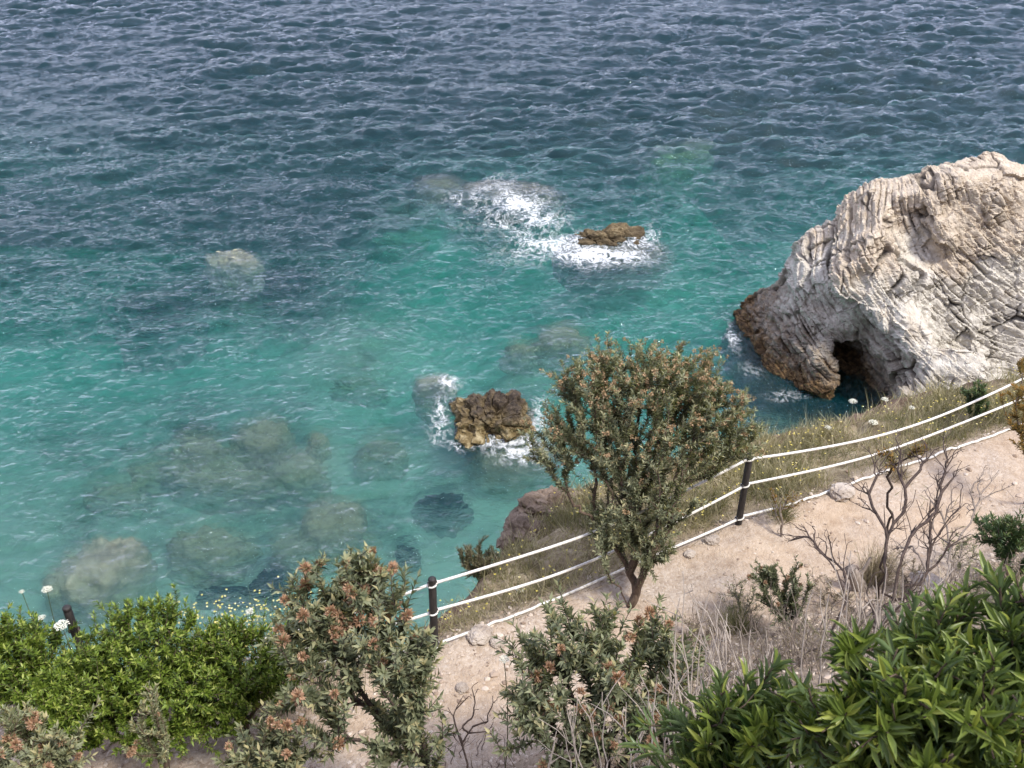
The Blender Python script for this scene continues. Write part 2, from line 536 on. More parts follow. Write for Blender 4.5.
rows = [4.0, 7.0, 9.0]
while rows[-1] < 95: rows.append(rows[-1] + max(0.04, rows[-1] * 0.0024))
wy = np.array(rows + [100, 120, 160, 240, 400, 900])
xi = np.concatenate([[-14, -6, -3, -1.6, -1.2], np.linspace(-1, 1, 1000), [1.2, 1.6, 3, 6, 14]])
XI, WY = np.meshgrid(xi, wy)
WX = XI * (5.5 + 0.585 * WY)
fade = (1 - sstep(85, 95, WY)) * (1 - sstep(1.0, 1.15, np.abs(XI)))
calm = 0.92 + 0.08 * sstep(13, 30, WY)
calm *= 1 - 0.7 * np.exp(-((WX - 7.0) ** 2 / 2.5 + (WY - 19.3) ** 2 / 2.0))
for (fx, fy, rx, ry, a_) in [(505, 190, 80, 22, .55), (612, 240, 70, 22, .5), (232, 258, 34, 14, .5), (95, 562, 50, 30, .35)]:
    c_ = Wz(fx, fy); ex = abs(Wz(fx + rx, fy)[0] - c_[0]); ey = abs(Wz(fx, fy - ry)[1] - c_[1])
    calm *= 1 - a_ * np.exp(-(((WX - c_[0]) / ex) ** 2 + ((WY - c_[1]) / ey) ** 2))
big_patch = 0.86 + 0.75 * n2(WX, WY, 41, 3, 0.10)
d1 = samp(T1, WX, WY); d2 = samp(T2, WX + 7, WY + 3)
A1, A2 = 0.28, 0.22
D = (d1 * A1 * (1 + 0.75 * sstep(22, 40, WY))[..., None] + d2 * A2 * (1 - 0.35 * sstep(26, 46, WY))[..., None]) * (fade * calm * big_patch)[..., None]
WZ = D[..., 0]
PX = WX - D[..., 1] * 0.9
PY = WY - D[..., 2] * 0.9

# foam: broken water round the rocks that break the surface
foam = np.zeros_like(WX)
FOAM = [(500, 186, 26, 10, .5), (520, 205, 26, 14, .92), (545, 222, 20, 12, .85), (500, 215, 30, 14, .6), (540, 245, 40, 14, .75), (600, 255, 42, 9, 1.1),
        (632, 240, 22, 8, .8), (655, 235, 8, 8, .75), (575, 240, 25, 12, .7), (470, 200, 30, 10, .45),
        (505, 440, 30, 8, 1.0), (518, 452, 22, 10, .95), (470, 440, 26, 9, .8), (448, 385, 10, 8, .75), (440, 412, 9, 16, .7), (540, 415, 8, 16, .7),
        (732, 335, 5, 14, .7), (748, 372, 10, 8, .55), (790, 396, 24, 5, .4)]
for (fx, fy, rx, ry, a) in FOAM:
    c = Wz(fx, fy); ex = abs(Wz(fx + rx, fy)[0] - c[0]); ey = abs(Wz(fx, fy - ry)[1] - c[1])
    foam = np.maximum(foam, 0.80 * a * np.exp(-(((WX - c[0]) / ex) ** 2 + ((WY - c[1]) / ey) ** 2) * 0.55))

def water_mat():
    b = NT('sea_water')
    p = b.pos()
    pm = b.mapping(p, (0.85, 1.6, 1), (0, 0, R(12)))
    h1 = b.noise(2.3, pm, 6, 0.66, 0.8)
    h2 = b.noise(8.5, pm, 4, 0.6, 0.4)
    rid = lambda q: b.math('SUBTRACT', 1.0, b.math('ABSOLUTE', b.math('SUBTRACT', b.math('MULTIPLY', q, 2.0), 1.0)))
    hh = b.math('ADD', b.math('MULTIPLY', h1, 1.0), b.math('ADD', b.math('MULTIPLY', rid(h1), 0.25), b.math('MULTIPLY', h2, 0.30)))
    nrm = b.bump(b.math('MULTIPLY', hh, b.attr('chop')), 0.66, 0.17)
    fres = b.n('ShaderNodeFresnel', ins={'IOR': 1.34, 'Normal': nrm}).outputs[0]
    gl = b.n('ShaderNodeBsdfGlossy', ins={'Color': (0.86, 0.88, 0.92, 1), 'Roughness': 0.025, 'Normal': nrm}).outputs[0]
    rf = b.n('ShaderNodeBsdfRefraction', ins={'Color': (0.97, 1, 1, 1), 'Roughness': 0.0, 'IOR': 1.33, 'Normal': nrm}).outputs[0]
    tr = b.n('ShaderNodeBsdfTransparent').outputs[0]
    df = b.n('ShaderNodeBsdfDiffuse', ins={'Color': (0.004, 0.072, 0.092, 1), 'Normal': nrm}).outputs[0]
    def mixs(f, a, c):
        m = b.n('ShaderNodeMixShader'); b.set(m, 0, f); b.t.links.new(a, m.inputs[1]); b.t.links.new(c, m.inputs[2]); return m.outputs[0]
    body = mixs(0.45, rf, tr)
    body = mixs(0.27, body, df)
    surf = mixs(fres, body, gl)
    # foam
    fo = b.attr('foam')
    pf = b.mapping(p, (1, 0.75, 1))
    w = b.noise(1.1, pf, 3, 0.6)
    r1 = rid(b.noise(2.3, pf, 5, 0.6, 1.3))
    r2 = rid(b.noise(5.5, pf, 3, 0.55, 0.8))
    k = b.math('ADD', b.math('MULTIPLY', fo, 0.95), b.math('ADD', b.math('MULTIPLY', b.math('SUBTRACT', r1, 0.80), 1.7), b.math('ADD', b.math('MULTIPLY', b.math('SUBTRACT', r2, 0.78), 0.9), b.math('MULTIPLY', b.math('SUBTRACT', w, 0.5), 1.0))))
    fm = b.ramp(k, [(0.50, 0.0), (0.80, 0.30), (1.0, 0.85)])
    fm = b.math('MULTIPLY', fm, b.ramp(fo, [(0.04, 0.0), (0.16, 1.0)]))
    fd = b.n('ShaderNodeBsdfDiffuse', ins={'Color': (0.64, 0.66, 0.66, 1)}).outputs[0]
    surf = mixs(b.math('MULTIPLY', fm, 0.88), surf, fd)
    b.done(surf)
    ab = b.n('ShaderNodeVolumeAbsorption', ins={'Color': (0.12, 0.85, 0.80, 1), 'Density': 0.35})
    b.t.links.new(ab.outputs[0], b.out.inputs['Volume'])
    return b.m

nr, nc = WX.shape
TV = np.stack([PX.ravel(), PY.ravel(), WZ.ravel()], 1)
per = np.concatenate([np.arange(nc), np.arange(1, nr) * nc + nc - 1, (nr - 1) * nc + np.arange(nc - 2, -1, -1), np.arange(nr - 2, 0, -1) * nc])
PB = TV[per].copy(); PB[:, 2] = -60
n0 = len(TV); m = len(per)
nx = np.roll(np.arange(m), -1)
side = np.stack([per, n0 + np.arange(m), n0 + nx, per[nx]], 1)
ctr = n0 + m
BV = np.concatenate([TV, PB, [[0, 300, -60]]])
capf = np.stack([n0 + nx, n0 + np.arange(m), np.full(m, ctr)], 1)
sea = mk('water', BV, [grid_faces(nr, nc), side, capf], water_mat(), attrs={'foam': np.concatenate([foam.ravel(), np.zeros(m + 1)]), 'chop': np.concatenate([(1 - 0.48 * sstep(22, 42, WY)).ravel(), np.zeros(m + 1)])})
tag(sea, kind='structure')

# ------------------------------------------------------------------ rocks
def cliff_rock_mat():
    b = NT('pale_rock')
    p = b.pos()
    sep = b.n('ShaderNodeSeparateXYZ'); b.set(sep, 0, p)
    n1 = b.noise(0.8, p, 5, 0.6)
    n3 = b.noise(5, p, 6, 0.7)
    pl = b.mapping(p, (5.5, 1.2, 1.4), (0, R(-40), 0))
    st = b.noise(1.3, pl, 6, 0.7, 0.6)
    base = b.ramp(n3, [(0.25, (0.40, 0.365, 0.30)), (0.5, (0.60, 0.56, 0.48)), (0.8, (0.73, 0.69, 0.61))])
    och = b.ramp(n3, [(0.3, (0.40, 0.29, 0.18)), (0.7, (0.62, 0.51, 0.37))])
    hi = b.math('ADD', b.math('MULTIPLY', sep.outputs[2], 0.16), b.math('MULTIPLY', n1, 0.9))
    c = b.mix(b.ramp(hi, [(0.85, 0.0), (1.35, 0.6)]), base, och)
    c = b.mix(b.math('MULTIPLY', b.ramp(st, [(0.34, 1.0), (0.44, 0.0)]), 0.40), c, (0.20, 0.17, 0.14))
    cr = b.attr('crack')
    c = b.mix(b.math('MULTIPLY', cr, 0.95), c, (0.055, 0.045, 0.036))
    # brown tide band near the water
    k = b.math('ADD', sep.outputs[2], b.math('MULTIPLY', b.math('SUBTRACT', n3, 0.5), 1.3))
    k = b.math('ADD', k, b.math('MULTIPLY', b.math('SUBTRACT', n1, 0.5), 1.0))
    wet = b.ramp(b.noise(7, p, 5, 0.7), [(0.3, (0.022, 0.014, 0.008)), (0.48, (0.085, 0.052, 0.024)), (0.62, (0.20, 0.125, 0.055)), (0.8, (0.36, 0.27, 0.15))])
    km = b.maprange(k, 0.25, 2.0, 1.0, 0.0)
    km = b.math('MULTIPLY', km, b.maprange(sep.outputs[0], 8.9, 9.7, 1.0, 0.15))
    c = b.mix(km, c, wet)
    h = b.math('ADD', b.math('MULTIPLY', st, 1.0), b.math('MULTIPLY', n3, 0.8))
    return b.done(b.bsdf(c, 0.85, b.bump(h, 0.8, 0.09), spec=0.25))

def smax(a, b, k):
    h = np.clip(0.5 + 0.5 * (a - b) / k, 0, 1)
    return b * (1 - h) + a * h + k * h * (1 - h)

def smin(a, b, k): return -smax(-a, -b, k)

def poly(P, planes, k):
    f = None
    for n, q in planes:
        n = np.array(n, float); n /= np.linalg.norm(n)
        d = (P - np.array(q)) @ n
        f = d if f is None else smax(f, d, k)
    return f

def big_rock():
    h = 0.06
    org = np.array([5.0, 16.8, -1.6])
    dim = np.array([12.4, 9.4, 8.0])
    n = (dim / h).astype(int)
    gx, gy, gzz = (org[i] + np.arange(n[i]) * h for i in range(3))
    G = np.stack(np.meshgrid(gx, gy, gzz, indexing='ij'), -1).reshape(-1, 3)
    # slow warp on a coarse noise
    cg = np.stack(np.meshgrid(gx[::5], gy[::5], gzz[::5], indexing='ij'), -1)
    sh = cg.shape[:3]
    w = fbm(cg.reshape(-1, 3) * 0.55, 3, 51).reshape(sh)
    w2 = fbm(cg.reshape(-1, 3) * np.array([1.5, 1.1, 1.2]), 3, 57).reshape(sh)
    wf = np.repeat(np.repeat(np.repeat(w * 0.42 + w2 * 0.22, 5, 0), 5, 1), 5, 2)[:n[0], :n[1], :n[2]]
    ker = np.ones(5) / 5
    for ax in range(3):
        wf = np.apply_along_axis(lambda v: np.convolve(v, ker, 'same'), ax, wf) if False else (wf + np.roll(wf, 1, ax) + np.roll(wf, -1, ax) + np.roll(wf, 2, ax) + np.roll(wf, -2, ax)) / 5
    main = poly(G, [((0.02, -.866, .50), (10, 19.05, 0.2)), ((-.13, -.22, 1), (10.6, 22, 4.95)), ((-.42, 0, .9), (8.9, 22, 4.65)), ((-.70, 0, .71), (7.95, 22, 3.35)),
                    ((-.80, .35, -.62), (7.6, 20.4, 2.2)), ((0, .85, .5), (10, 23.6, 3.8)), ((.2, -.6, .75), (13, 20.6, 3.7))], 0.30)
    left = poly(G, [((-.66, -.08, .74), (7.30, 22.2, 2.62)), ((-.96, .0, .26), (6.72, 22.3, .7)), ((-.62, -.68, .38), (7.05, 21.0, .3)), ((.05, -.86, .42), (7.6, 20.35, .3)),
                    ((0, .9, .4), (7, 24.4, 1)), ((.95, 0, -.1), (10.0, 22, 1)), ((.1, -.45, .85), (7.8, 22, 2.8)), ((.78, -.58, .15), (8.1, 20.5, .8))], 0.30)
    but = poly(G, [((0, -.80, .6), (9.6, 18.15, 1.1)), ((-.86, -.3, .25), (8.8, 19.3, .9)), ((.75, -.3, .55), (11.0, 19, 1.6)), ((0, -.3, 1), (9.6, 19.2, 2.1)), ((0, 1, 0), (9.6, 21.5, 1))], 0.22)
    f = smin(smin(main, left, 0.18), but, 0.22)
    # gully running down the middle of the face
    a = np.array([9.2, 21.35, 4.2]); bb = np.array([10.3, 19.45, 1.6])
    tt = np.clip(((G - a) @ (bb - a)) / ((bb - a) @ (bb - a)), 0, 1)
    g = np.linalg.norm(G - (a + tt[:, None] * (bb - a)), axis=1) - (0.60 - 0.12 * tt)
    f = smax(f, -g, 0.22)
    # cave under the arch
    cv = np.sqrt((((G - np.array([8.30, 19.6, 0.45])) / np.array([0.80, 2.0, 2.25])) ** 2).sum(1)) - 1
    f = smax(f, -cv * 0.45, 0.10)
    f = f.reshape(n) + wf
    f[0] = f[-1] = 1; f[:, 0] = f[:, -1] = 1; f[:, :, 0] = f[:, :, -1] = 1
    V, Q = surface_nets(f.astype(np.float32), org, h)
    keep = np.ones(len(V), bool)
    lab = np.arange(len(V))
    for _ in range(400):
        mn = lab[Q].min(1); new = lab.copy()
        for k in range(4): np.minimum.at(new, Q[:, k], mn)
        new = new[new]
        if (new == lab).all(): break
        lab = new
    main_id = np.bincount(lab).argmax()
    Q = Q[(lab[Q] == main_id).all(1)]
    used = np.unique(Q); remap = np.zeros(len(V), np.int64); remap[used] = np.arange(len(used)); V = V[used]; Q = remap[Q]
    V, Q = split_quads(V, Q)
    N = vnormals(V, Q)
    # bedding and joints: blocky steps and thin cracks
    warp = np.stack([fbm(V * 0.7, 3, 61 + i) for i in range(3)], 1) * 0.35
    ang = R(8) + 0.05 * (V[:, 0] - 9) - 0.05 * (V[:, 2] - 2) + 0.12 * fbm(V * 0.25, 1, 66)
    right = np.array([1.0, 0, 0]); upf = np.array([0, .5, .866]); outn = np.array([0, -.866, .5])
    Wv = V + warp * 0.30
    u0, v0, w0 = Wv @ right, Wv @ upf, Wv @ outn
    bca, bsa = np.cos(R(38) + ang), np.sin(R(38) + ang)
    b0 = u0 * bca + v0 * bsa + 0.25 * w0; l0 = -u0 * bsa + v0 * bca
    def bricks(th, ln, dp, seed):
        th_w = b0 / th + 0.30 * vnoise(np.stack([b0 * .7, l0 * .5, w0 * .5], 1), seed + 5)
        i = np.floor(th_w).astype(np.int64); fb = th_w - i
        z0 = np.zeros_like(i)
        s1 = l0 / (ln * (0.6 + 0.9 * _h(i, z0, z0, seed + 1))) + _h(i, z0, z0, seed) * 9 + 0.25 * fb
        j = np.floor(s1).astype(np.int64); fj = s1 - j
        s2 = w0 / dp + _h(i, j, z0, seed + 2) * 5
        k = np.floor(s2).astype(np.int64)
        eb = np.minimum(fb, 1 - fb) * th; ej = np.minimum(fj, 1 - fj) * ln
        return _h(i, j, k, seed + 3), fb, eb, ej, _h(i, j, z0, seed + 4)
    c1, fb1, eb1, ej1, r1 = bricks(0.62, 1.5, 1.2, 171)
    c2, fb2, eb2, ej2, r2 = bricks(0.20, 0.62, 0.7, 181)
    c3, fb3, eb3, ej3, r3 = bricks(0.07, 0.30, 0.4, 191)
    on = sstep(-0.15, 0.25, fbm(V * 0.9, 3, 99))
    on2 = sstep(-0.1, 0.3, fbm(V * 1.7, 3, 98))
    crack1 = np.maximum(1 - sstep(0.0, 0.06, eb1), 0.7 * (1 - sstep(0, 0.05, ej1))) * (0.3 + 0.7 * on)
    crack2 = np.maximum(1 - sstep(0.0, 0.035, eb2), 0.6 * (1 - sstep(0, 0.03, ej2))) * on2
    q1, q2, cf = voronoi(Wv * np.array([0.95, 0.8, 0.75]) + 0.4 * warp, 231)
    r1_, r2_, cg_ = voronoi(Wv * np.array([2.3, 1.9, 1.7]) + 0.6 * warp, 237)
    frac = (1 - sstep(0.0, 0.05, q2 - q1)) * on
    crack1 = np.maximum(crack1 * (0.25 + 0.75 * on2), frac)
    disp = (cf - 0.5) * 0.20 + (cg_ - 0.5) * 0.08 + (c1 - 0.5) * 0.12 * (0.3 + on) + (fb1 - 0.5) * 0.10 * (0.2 + on) + (c2 - 0.5) * 0.075 * (0.3 + on2) + 0.22 * fbm(V * 0.8, 2, 93) + (fb2 - 0.5) * 0.06 + (c3 - .5) * 0.035 - crack1 * 0.17 - crack2 * 0.09 + fbm(V * 4, 4, 95) * 0.05
    disp = disp * (1 - 0.55 * sstep(0.45, 0.95, N[:, 2]))
    V = V + N * disp[:, None]
    crack = np.clip(crack1 * 0.9 + crack2 * 0.4, 0, 1)
    o = mk('coastal_rock', V, [Q], cliff_rock_mat(), attrs={'crack': crack}, smooth=False)
    tag(o, 'huge pale cracked rock with a dark cave and brown tide band rising from the sea', 'rock')

big_rock()

def stone_mat(name, dark, mid, light, wet=None, top=None):
    b = NT(name)
    p = b.pos()
    n = b.noise(4.5, p, 6, 0.72, 0.3)
    c = b.ramp(n, [(0.28, dark), (0.5, mid), (0.75, light)])
    if top:
        sep = b.n('ShaderNodeSeparateXYZ'); b.set(sep, 0, p)
        c = b.mix(b.maprange(b.math('ADD', sep.outputs[2], b.math('MULTIPLY', n, 0.4)), top[1], top[2]), c, b.ramp(b.noise(9, p, 5, 0.7), top[0]))
    return b.done(b.bsdf(c, 0.8, b.bump(n, 0.8, 0.10), spec=0.3))

M['r_brown'] = stone_mat('weed_brown_rock', (0.030, 0.021, 0.010), (0.17, 0.125, 0.055), (0.50, 0.43, 0.27),
                         top=([(0.3, (0.014, 0.011, 0.009)), (0.52, (0.065, 0.048, 0.032)), (0.75, (0.16, 0.125, 0.085))], 0.45, 0.75))
M['r_ochre'] = stone_mat('ochre_rock', (0.025, 0.018, 0.010), (0.085, 0.062, 0.032), (0.18, 0.14, 0.08), top=([(0.3, (0.07, 0.05, 0.025)), (0.5, (0.21, 0.155, 0.08)), (0.75, (0.36, 0.30, 0.19))], 0.30, 0.62))
M['r_tan'] = stone_mat('tan_submerged_rock', (0.12, 0.095, 0.06), (0.27, 0.22, 0.15), (0.40, 0.34, 0.25))
M['r_pale'] = stone_mat('pale_submerged_rock', (0.24, 0.21, 0.12), (0.48, 0.45, 0.30), (0.62, 0.59, 0.43))
M['r_olive'] = stone_mat('olive_submerged_rock', (0.13, 0.115, 0.065), (0.40, 0.355, 0.22), (0.60, 0.54, 0.37))
M['r_dark'] = stone_mat('dark_submerged_rock', (0.010, 0.012, 0.011), (0.035, 0.036, 0.028), (0.09, 0.085, 0.06))
M['r_cliff'] = stone_mat('brown_cliff_stone', (0.06, 0.043, 0.03), (0.19, 0.14, 0.10), (0.36, 0.28, 0.21))
M['r_path'] = stone_mat('path_stone', (0.22, 0.17, 0.13), (0.42, 0.36, 0.30), (0.60, 0.54, 0.47))

def rock(name, loc, rad, mat, label, seed, rot=0.0, sub=5, rough=0.28, cat='rock', group=None, block=1.0, sharp=0.0):
    V, F = ico(sub)
    V = V.copy()
    V = np.sign(V) * np.abs(V) ** np.array([0.97, 0.97, 0.75] if block < 0.5 else [0.95, 0.95, 0.88])
    q = V * 1.0 + seed * 13.1
    d = rough * fbm(q * 1.3, 3, seed) + rough * 0.5 * fbm(q * 4.0, 4, seed + 3)
    f1, f2, c = voronoi(q * np.array([2.2, 2.2, 3.2]), seed + 9)
    d = d + block * rough * 0.5 * (c - 0.5) - block * 0.10 * (1 - sstep(0, 0.12, f2 - f1)) * rough * 3
    if sharp: d = d + sharp * (np.abs(fbm(q * 3.1, 4, seed + 20)) * -1.0 + 0.2)
    V = V * (1 + d)[:, None]
    if block < 0.5: V[:, 2] = np.where(V[:, 2] > .9, .9 + .25 * (V[:, 2] - .9), V[:, 2])
    V = V * np.array(rad)
    c_, s_ = math.cos(rot), math.sin(rot)
    V = np.stack([V[:, 0] * c_ - V[:, 1] * s_, V[:, 0] * s_ + V[:, 1] * c_, V[:, 2]], 1)
    o = mk(name, V, [F], M[mat], loc=tuple(loc), smooth=block < 0.5)
    return tag(o, label, cat, group)

def sea_rock(px, py, wpx, hpx, mat, label, seed, top=-0.4, zr=None, rot=0.0, **kw):
    """a boulder standing on the sea bed, its top at the given level"""
    c = Wz(px, py, top - 0.15)
    t = (14 - top) / -ray(px, py)[2]
    rx = wpx / 2 / FOC * t
    ry = max(hpx / 2 / FOC * t / 0.62, 0.2)
    zr = zr or min(max(0.4, (top - float(bed(np.array([c[0]]), np.array([c[1]]))[0])) * 0.75), max(.35, rx * .9), 1.2)
    return rock(kw.pop('name', 'submerged_boulder'), (c[0], c[1], top - zr), (rx, ry, zr), mat, label, seed, rot, **kw)

# rocks that break the surface
sea_rock(493, 402, 78, 48, 'r_brown', 'dark brown craggy rock standing out of the water left of the tree', 3, top=0.66, zr=0.9, name='sea_rock', rough=0.36, sharp=0.35, sub=6)
sea_rock(608, 233, 88, 28, 'r_ochre', 'ochre rock washed by white foam, its top just clear of the waves', 17, top=0.27, zr=0.85, name='sea_rock', rough=0.38, sub=6, block=.9, sharp=.22)
sea_rock(612, 245, 115, 34, 'r_tan', 'tan shelf just under water round the foam washed ochre rock', 6, top=0.0, zr=0.9, rough=0.16, block=0.3)
sea_rock(505, 187, 125, 36, 'r_tan', 'broad tan rock just under the surface behind the foam streaks', 8, top=0.03, zr=1.2, rough=0.18, block=0.3, rot=-0.2)
sea_rock(440, 182, 60, 26, 'r_tan', 'greenish tan rock under water at the left end of the foam', 9, top=-0.20, zr=1.2, rough=0.2, block=0.3)
sea_rock(434, 383, 44, 18, 'r_pale', 'small pale rock under water touching the dark brown craggy rock', 10, top=-0.12, zr=0.7, rough=0.2, block=0.3)
sea_rock(515, 447, 90, 40, 'r_olive', 'grey green rock under the foam in front of the dark brown craggy rock', 11, top=-0.18, zr=0.7, rough=0.2, block=0.3)
for i, (px, py, w, h_, mat, lab, top) in enumerate(UW):
    sea_rock(px, py, w, h_, mat, lab, 20 + i, top=top, rough=0.42, block=0.45, sharp=0.3, rot=random.uniform(-.3, .3), sub=5)

# ------------------------------------------------------------------ plants
def leaf_template(kind):
    if kind == 'wide':
        P = np.array([[0, 0, 0], [.22, -.36, .05], [.24, 0, -.02], [.22, .36, .05], [.55, -.5, .06], [.57, 0, -.04], [.55, .5, .06], [.82, -.28, .0], [.83, 0, -.07], [.82, .28, .0], [1, 0, -.14]])
        F = np.array([[0, 2, 1], [0, 3, 2], [1, 2, 5], [1, 5, 4], [2, 3, 6], [2, 6, 5], [4, 5, 8], [4, 8, 7], [5, 6, 9], [5, 9, 8], [7, 8, 10], [8, 9, 10]])
    elif kind == 'blade':
        P = np.array([[0, -.5, 0], [0, .5, 0], [.5, -.38, -.05], [.5, .38, -.05], [1, 0, -.25]])
        F = np.array([[0, 1, 3], [0, 3, 2], [2, 3, 4]])
    else:
        P = np.array([[0, 0, 0], [.45, -.5, .08], [.5, 0, -.02], [.45, .5, .08], [1, 0, -.10]])
        F = np.array([[0, 2, 1], [0, 3, 2], [1, 2, 4], [2, 3, 4]])
    return P, F

class Leaves:
    def __init__(self): self.rows = []
    def add(self, P, D, N, L, Wd, tint):
        P = np.atleast_2d(P); n = len(P)
        b = lambda a: np.broadcast_to(np.asarray(a, float), (n,) if np.ndim(a) < 2 else (n, 3))
        self.rows.append((P, b(np.atleast_2d(D)), b(np.atleast_2d(N)), b(L), b(Wd), b(tint)))
    def build(self, name, mat, parent=None, kind='leaf', origin=(0, 0, 0), smooth=True):
        P, D, N, L, Wd, T = (np.concatenate([r[i] for r in self.rows]) for i in range(6))
        T0, F0 = leaf_template(kind)
        D = unit(D); S = unit(np.cross(D, N)); N = np.cross(S, D)
        V = P[:, None] + T0[None, :, 0:1] * (D * L[:, None])[:, None] + T0[None, :, 1:2] * (S * Wd[:, None])[:, None] + T0[None, :, 2:3] * (N * L[:, None])[:, None]
        k = len(T0)
        F = (F0[None] + (np.arange(len(P)) * k)[:, None, None]).reshape(-1, 3)
        return mk(name, V.reshape(-1, 3) - np.asarray(origin), [F], mat, parent=parent, attrs={'tint': np.repeat(T, k)}, smooth=smooth)

def tube(V, F, pts, rad, sides=5, closed_tip=True):
    pts = np.asarray(pts); n = len(pts)
    tan = unit(np.gradient(pts, axis=0))
    a = np.array([0.31, 0.77, 0.13])
    u = unit(np.cross(tan, a)); w = np.cross(tan, u)
    ang = np.arange(sides) / sides * 2 * np.pi
    ring = pts[:, None] + rad[:, None, None] * (np.cos(ang)[None, :, None] * u[:, None] + np.sin(ang)[None, :, None] * w[:, None])
    base = sum(len(v) for v in V)
    V.append(ring.reshape(-1, 3))
    i = np.arange(n - 1)[:, None] * sides; j = np.arange(sides)[None]; j2 = (j + 1) % sides
    q = np.stack([i + j, i + j2, i + sides + j2, i + sides + j], -1).reshape(-1, 4) + base
    F.append(q)

def grow(base, tips, bf=0.5, r_tip=0.003, expo=0.45, up=0.5, jit=0.03, seg=0.09, r_max=0.05, stems=None, rg=rng):
    """branch skeleton: each tip joins the nearest part of the plant, weighted by the way to the root"""
    base = np.asarray(base, float)
    cap = 200000
    NA = np.zeros((cap, 3)); PLA = np.zeros(cap); DA = np.zeros((cap, 3)); PA_ = np.full(cap, -1)
    NA[0] = base; DA[0] = (0, 0, 1.0); cur = 1
    chains = []
    tips = np.asarray(tips, float)
    order = np.argsort(np.linalg.norm(tips - base, axis=1) + rg.normal(0, 0.05, len(tips)))
    for ti in order:
        tip = tips[ti]
        A = NA[:cur]; v = tip - A; d = np.sqrt((v * v).sum(1))
        cs = (v * DA[:cur]).sum(1) / np.maximum(d, 1e-6)
        cost = d + bf * PLA[:cur] + d * np.where(cs < 0.1, 1.2, 0.25 * (1 - cs))
        k = int(np.argmin(cost))
        L = d[k]
        m_ = max(2, int(L / seg))
        p0 = A[k].copy(); ctrl = p0 + (DA[k] * 0.6 + np.array([0, 0, up * 0.4])) * L * 0.45
        t = np.linspace(0, 1, m_ + 1)[:, None]
        pts = (1 - t) ** 2 * p0 + 2 * t * (1 - t) * ctrl + t ** 2 * tip
        pts[1:-1] += rg.normal(0, jit, (m_ - 1, 3)) * min(L, 0.5)
        ids = [k]
        for i in range(1, m_ + 1):
            dv = pts[i] - pts[i - 1]; ln = math.sqrt(dv @ dv)
            NA[cur] = pts[i]; PA_[cur] = ids[-1]; PLA[cur] = PLA[ids[-1]] + ln; DA[cur] = dv / max(ln, 1e-6)
            ids.append(cur); cur += 1
        chains.append(ids)
    N = NA[:cur].copy(); PAR = PA_[:cur].copy()
    cnt = np.zeros(len(N))
    for ids in chains:
        j = ids[-1]
        while j != -1:
            cnt[j] += 1; j = PAR[j]
    rad = np.minimum(r_tip * np.maximum(cnt, 1) ** expo, r_max)
    return N, chains, rad, PAR

def branch_mesh(name, N, chains, rad, mat, parent, origin, sides=5):
    V, F = [], []
    for ids in chains:
        r = rad[ids].copy()
        if len(r) > 1: r[0] = min(r[0], r[1] * 1.15)
        tube(V, F, N[ids], r, sides)
    return mk(name, np.concatenate(V) - np.asarray(origin), F, mat, parent=parent)

def twig_path(N, chain, PAR, want):
    """points along the end of a twig, running back until `want` metres are covered"""
    pts = [N[chain[-1]]]; j = PAR[chain[-1]]; L = 0
    while j != -1 and L < want:
        pts.append(N[j]); L += np.linalg.norm(pts[-1] - pts[-2]); j = PAR[j]
    return np.array(pts[::-1])

def leaf_along(LV, pts, n, L, Wd, open_=0.9, rg=rng, tint=(0, 1), start=0.0, droop=0.0, lj=0.25, pair=False):
    seg = np.linalg.norm(np.diff(pts, axis=0), axis=1); cum = np.concatenate([[0], np.cumsum(seg)])
    t = np.sort(rg.uniform(start, 1, n)) * cum[-1]
    if pair: t[1::2] = t[0::2][:len(t[1::2])]
    P = np.stack([np.interp(t, cum, pts[:, a]) for a in range(3)], 1)
    T = unit(pts[-1] - pts[0])[None].repeat(n, 0)
    a = np.arange(n) * (math.pi if pair else 2.4) + (np.arange(n) // 2 * 1.57 if pair else 0) + rg.uniform(0, 6.28)
    u = unit(np.cross(T, [0.3, 0.5, 0.81])); w = np.cross(T, u)
    rad_ = np.cos(a)[:, None] * u + np.sin(a)[:, None] * w
    frac = (t / max(cum[-1], 1e-6))
    op = open_ * (1.15 - 0.65 * frac ** 2)
    D = T * np.cos(op)[:, None] + rad_ * np.sin(op)[:, None] + rg.normal(0, 0.15, (n, 3))
    D[:, 2] -= droop
    Nn = T * np.sin(op)[:, None] - rad_ * np.cos(op)[:, None] + rg.normal(0, 0.15, (n, 3))
    k = rg.uniform(1 - lj, 1 + lj, n)
    LV.add(P, D, Nn, L * k, Wd * k, np.clip(rg.normal((tint[0] + tint[1]) / 2, (tint[1] - tint[0]) / 3.6, n) + (frac - 0.5) * 0.55 * (tint[1] - tint[0]), 0, 1))

def bristle_head(rad, n, seed):
    r = np.random.default_rng(seed)
    d = unit(r.normal(size=(n, 3))); d[:, 2] += 0.35; d = unit(d)
    LV = Leaves()
    P = d * rad * 0.25
    LV.add(P, d + r.normal(0, .25, (n, 3)), unit(r.normal(size=(n, 3))), r.uniform(0.55, 0.95, n) * rad, rad * 0.34, np.clip(r.normal(0.5, 0.3, n), 0, 1))
    return LV

def ell(c, r, n, rg=rng, shell=0.55, zmin=None):
    d = unit(rg.normal(size=(n * 3, 3)))
    k = rg.uniform(shell ** 3, 1, n * 3) ** (1 / 3)
    p = np.asarray(c) + d * k[:, None] * np.asarray(r)
    if zmin is not None: p = p[(d[:, 2] > zmin)]
    return p[:n]

def more(tips, k, sd, rg):
    """k close neighbours for every twig tip"""
    return np.concatenate([tips] + [tips + rg.normal(0, sd * (0.5 + _ * 0.45), tips.shape) for _ in range(k)])

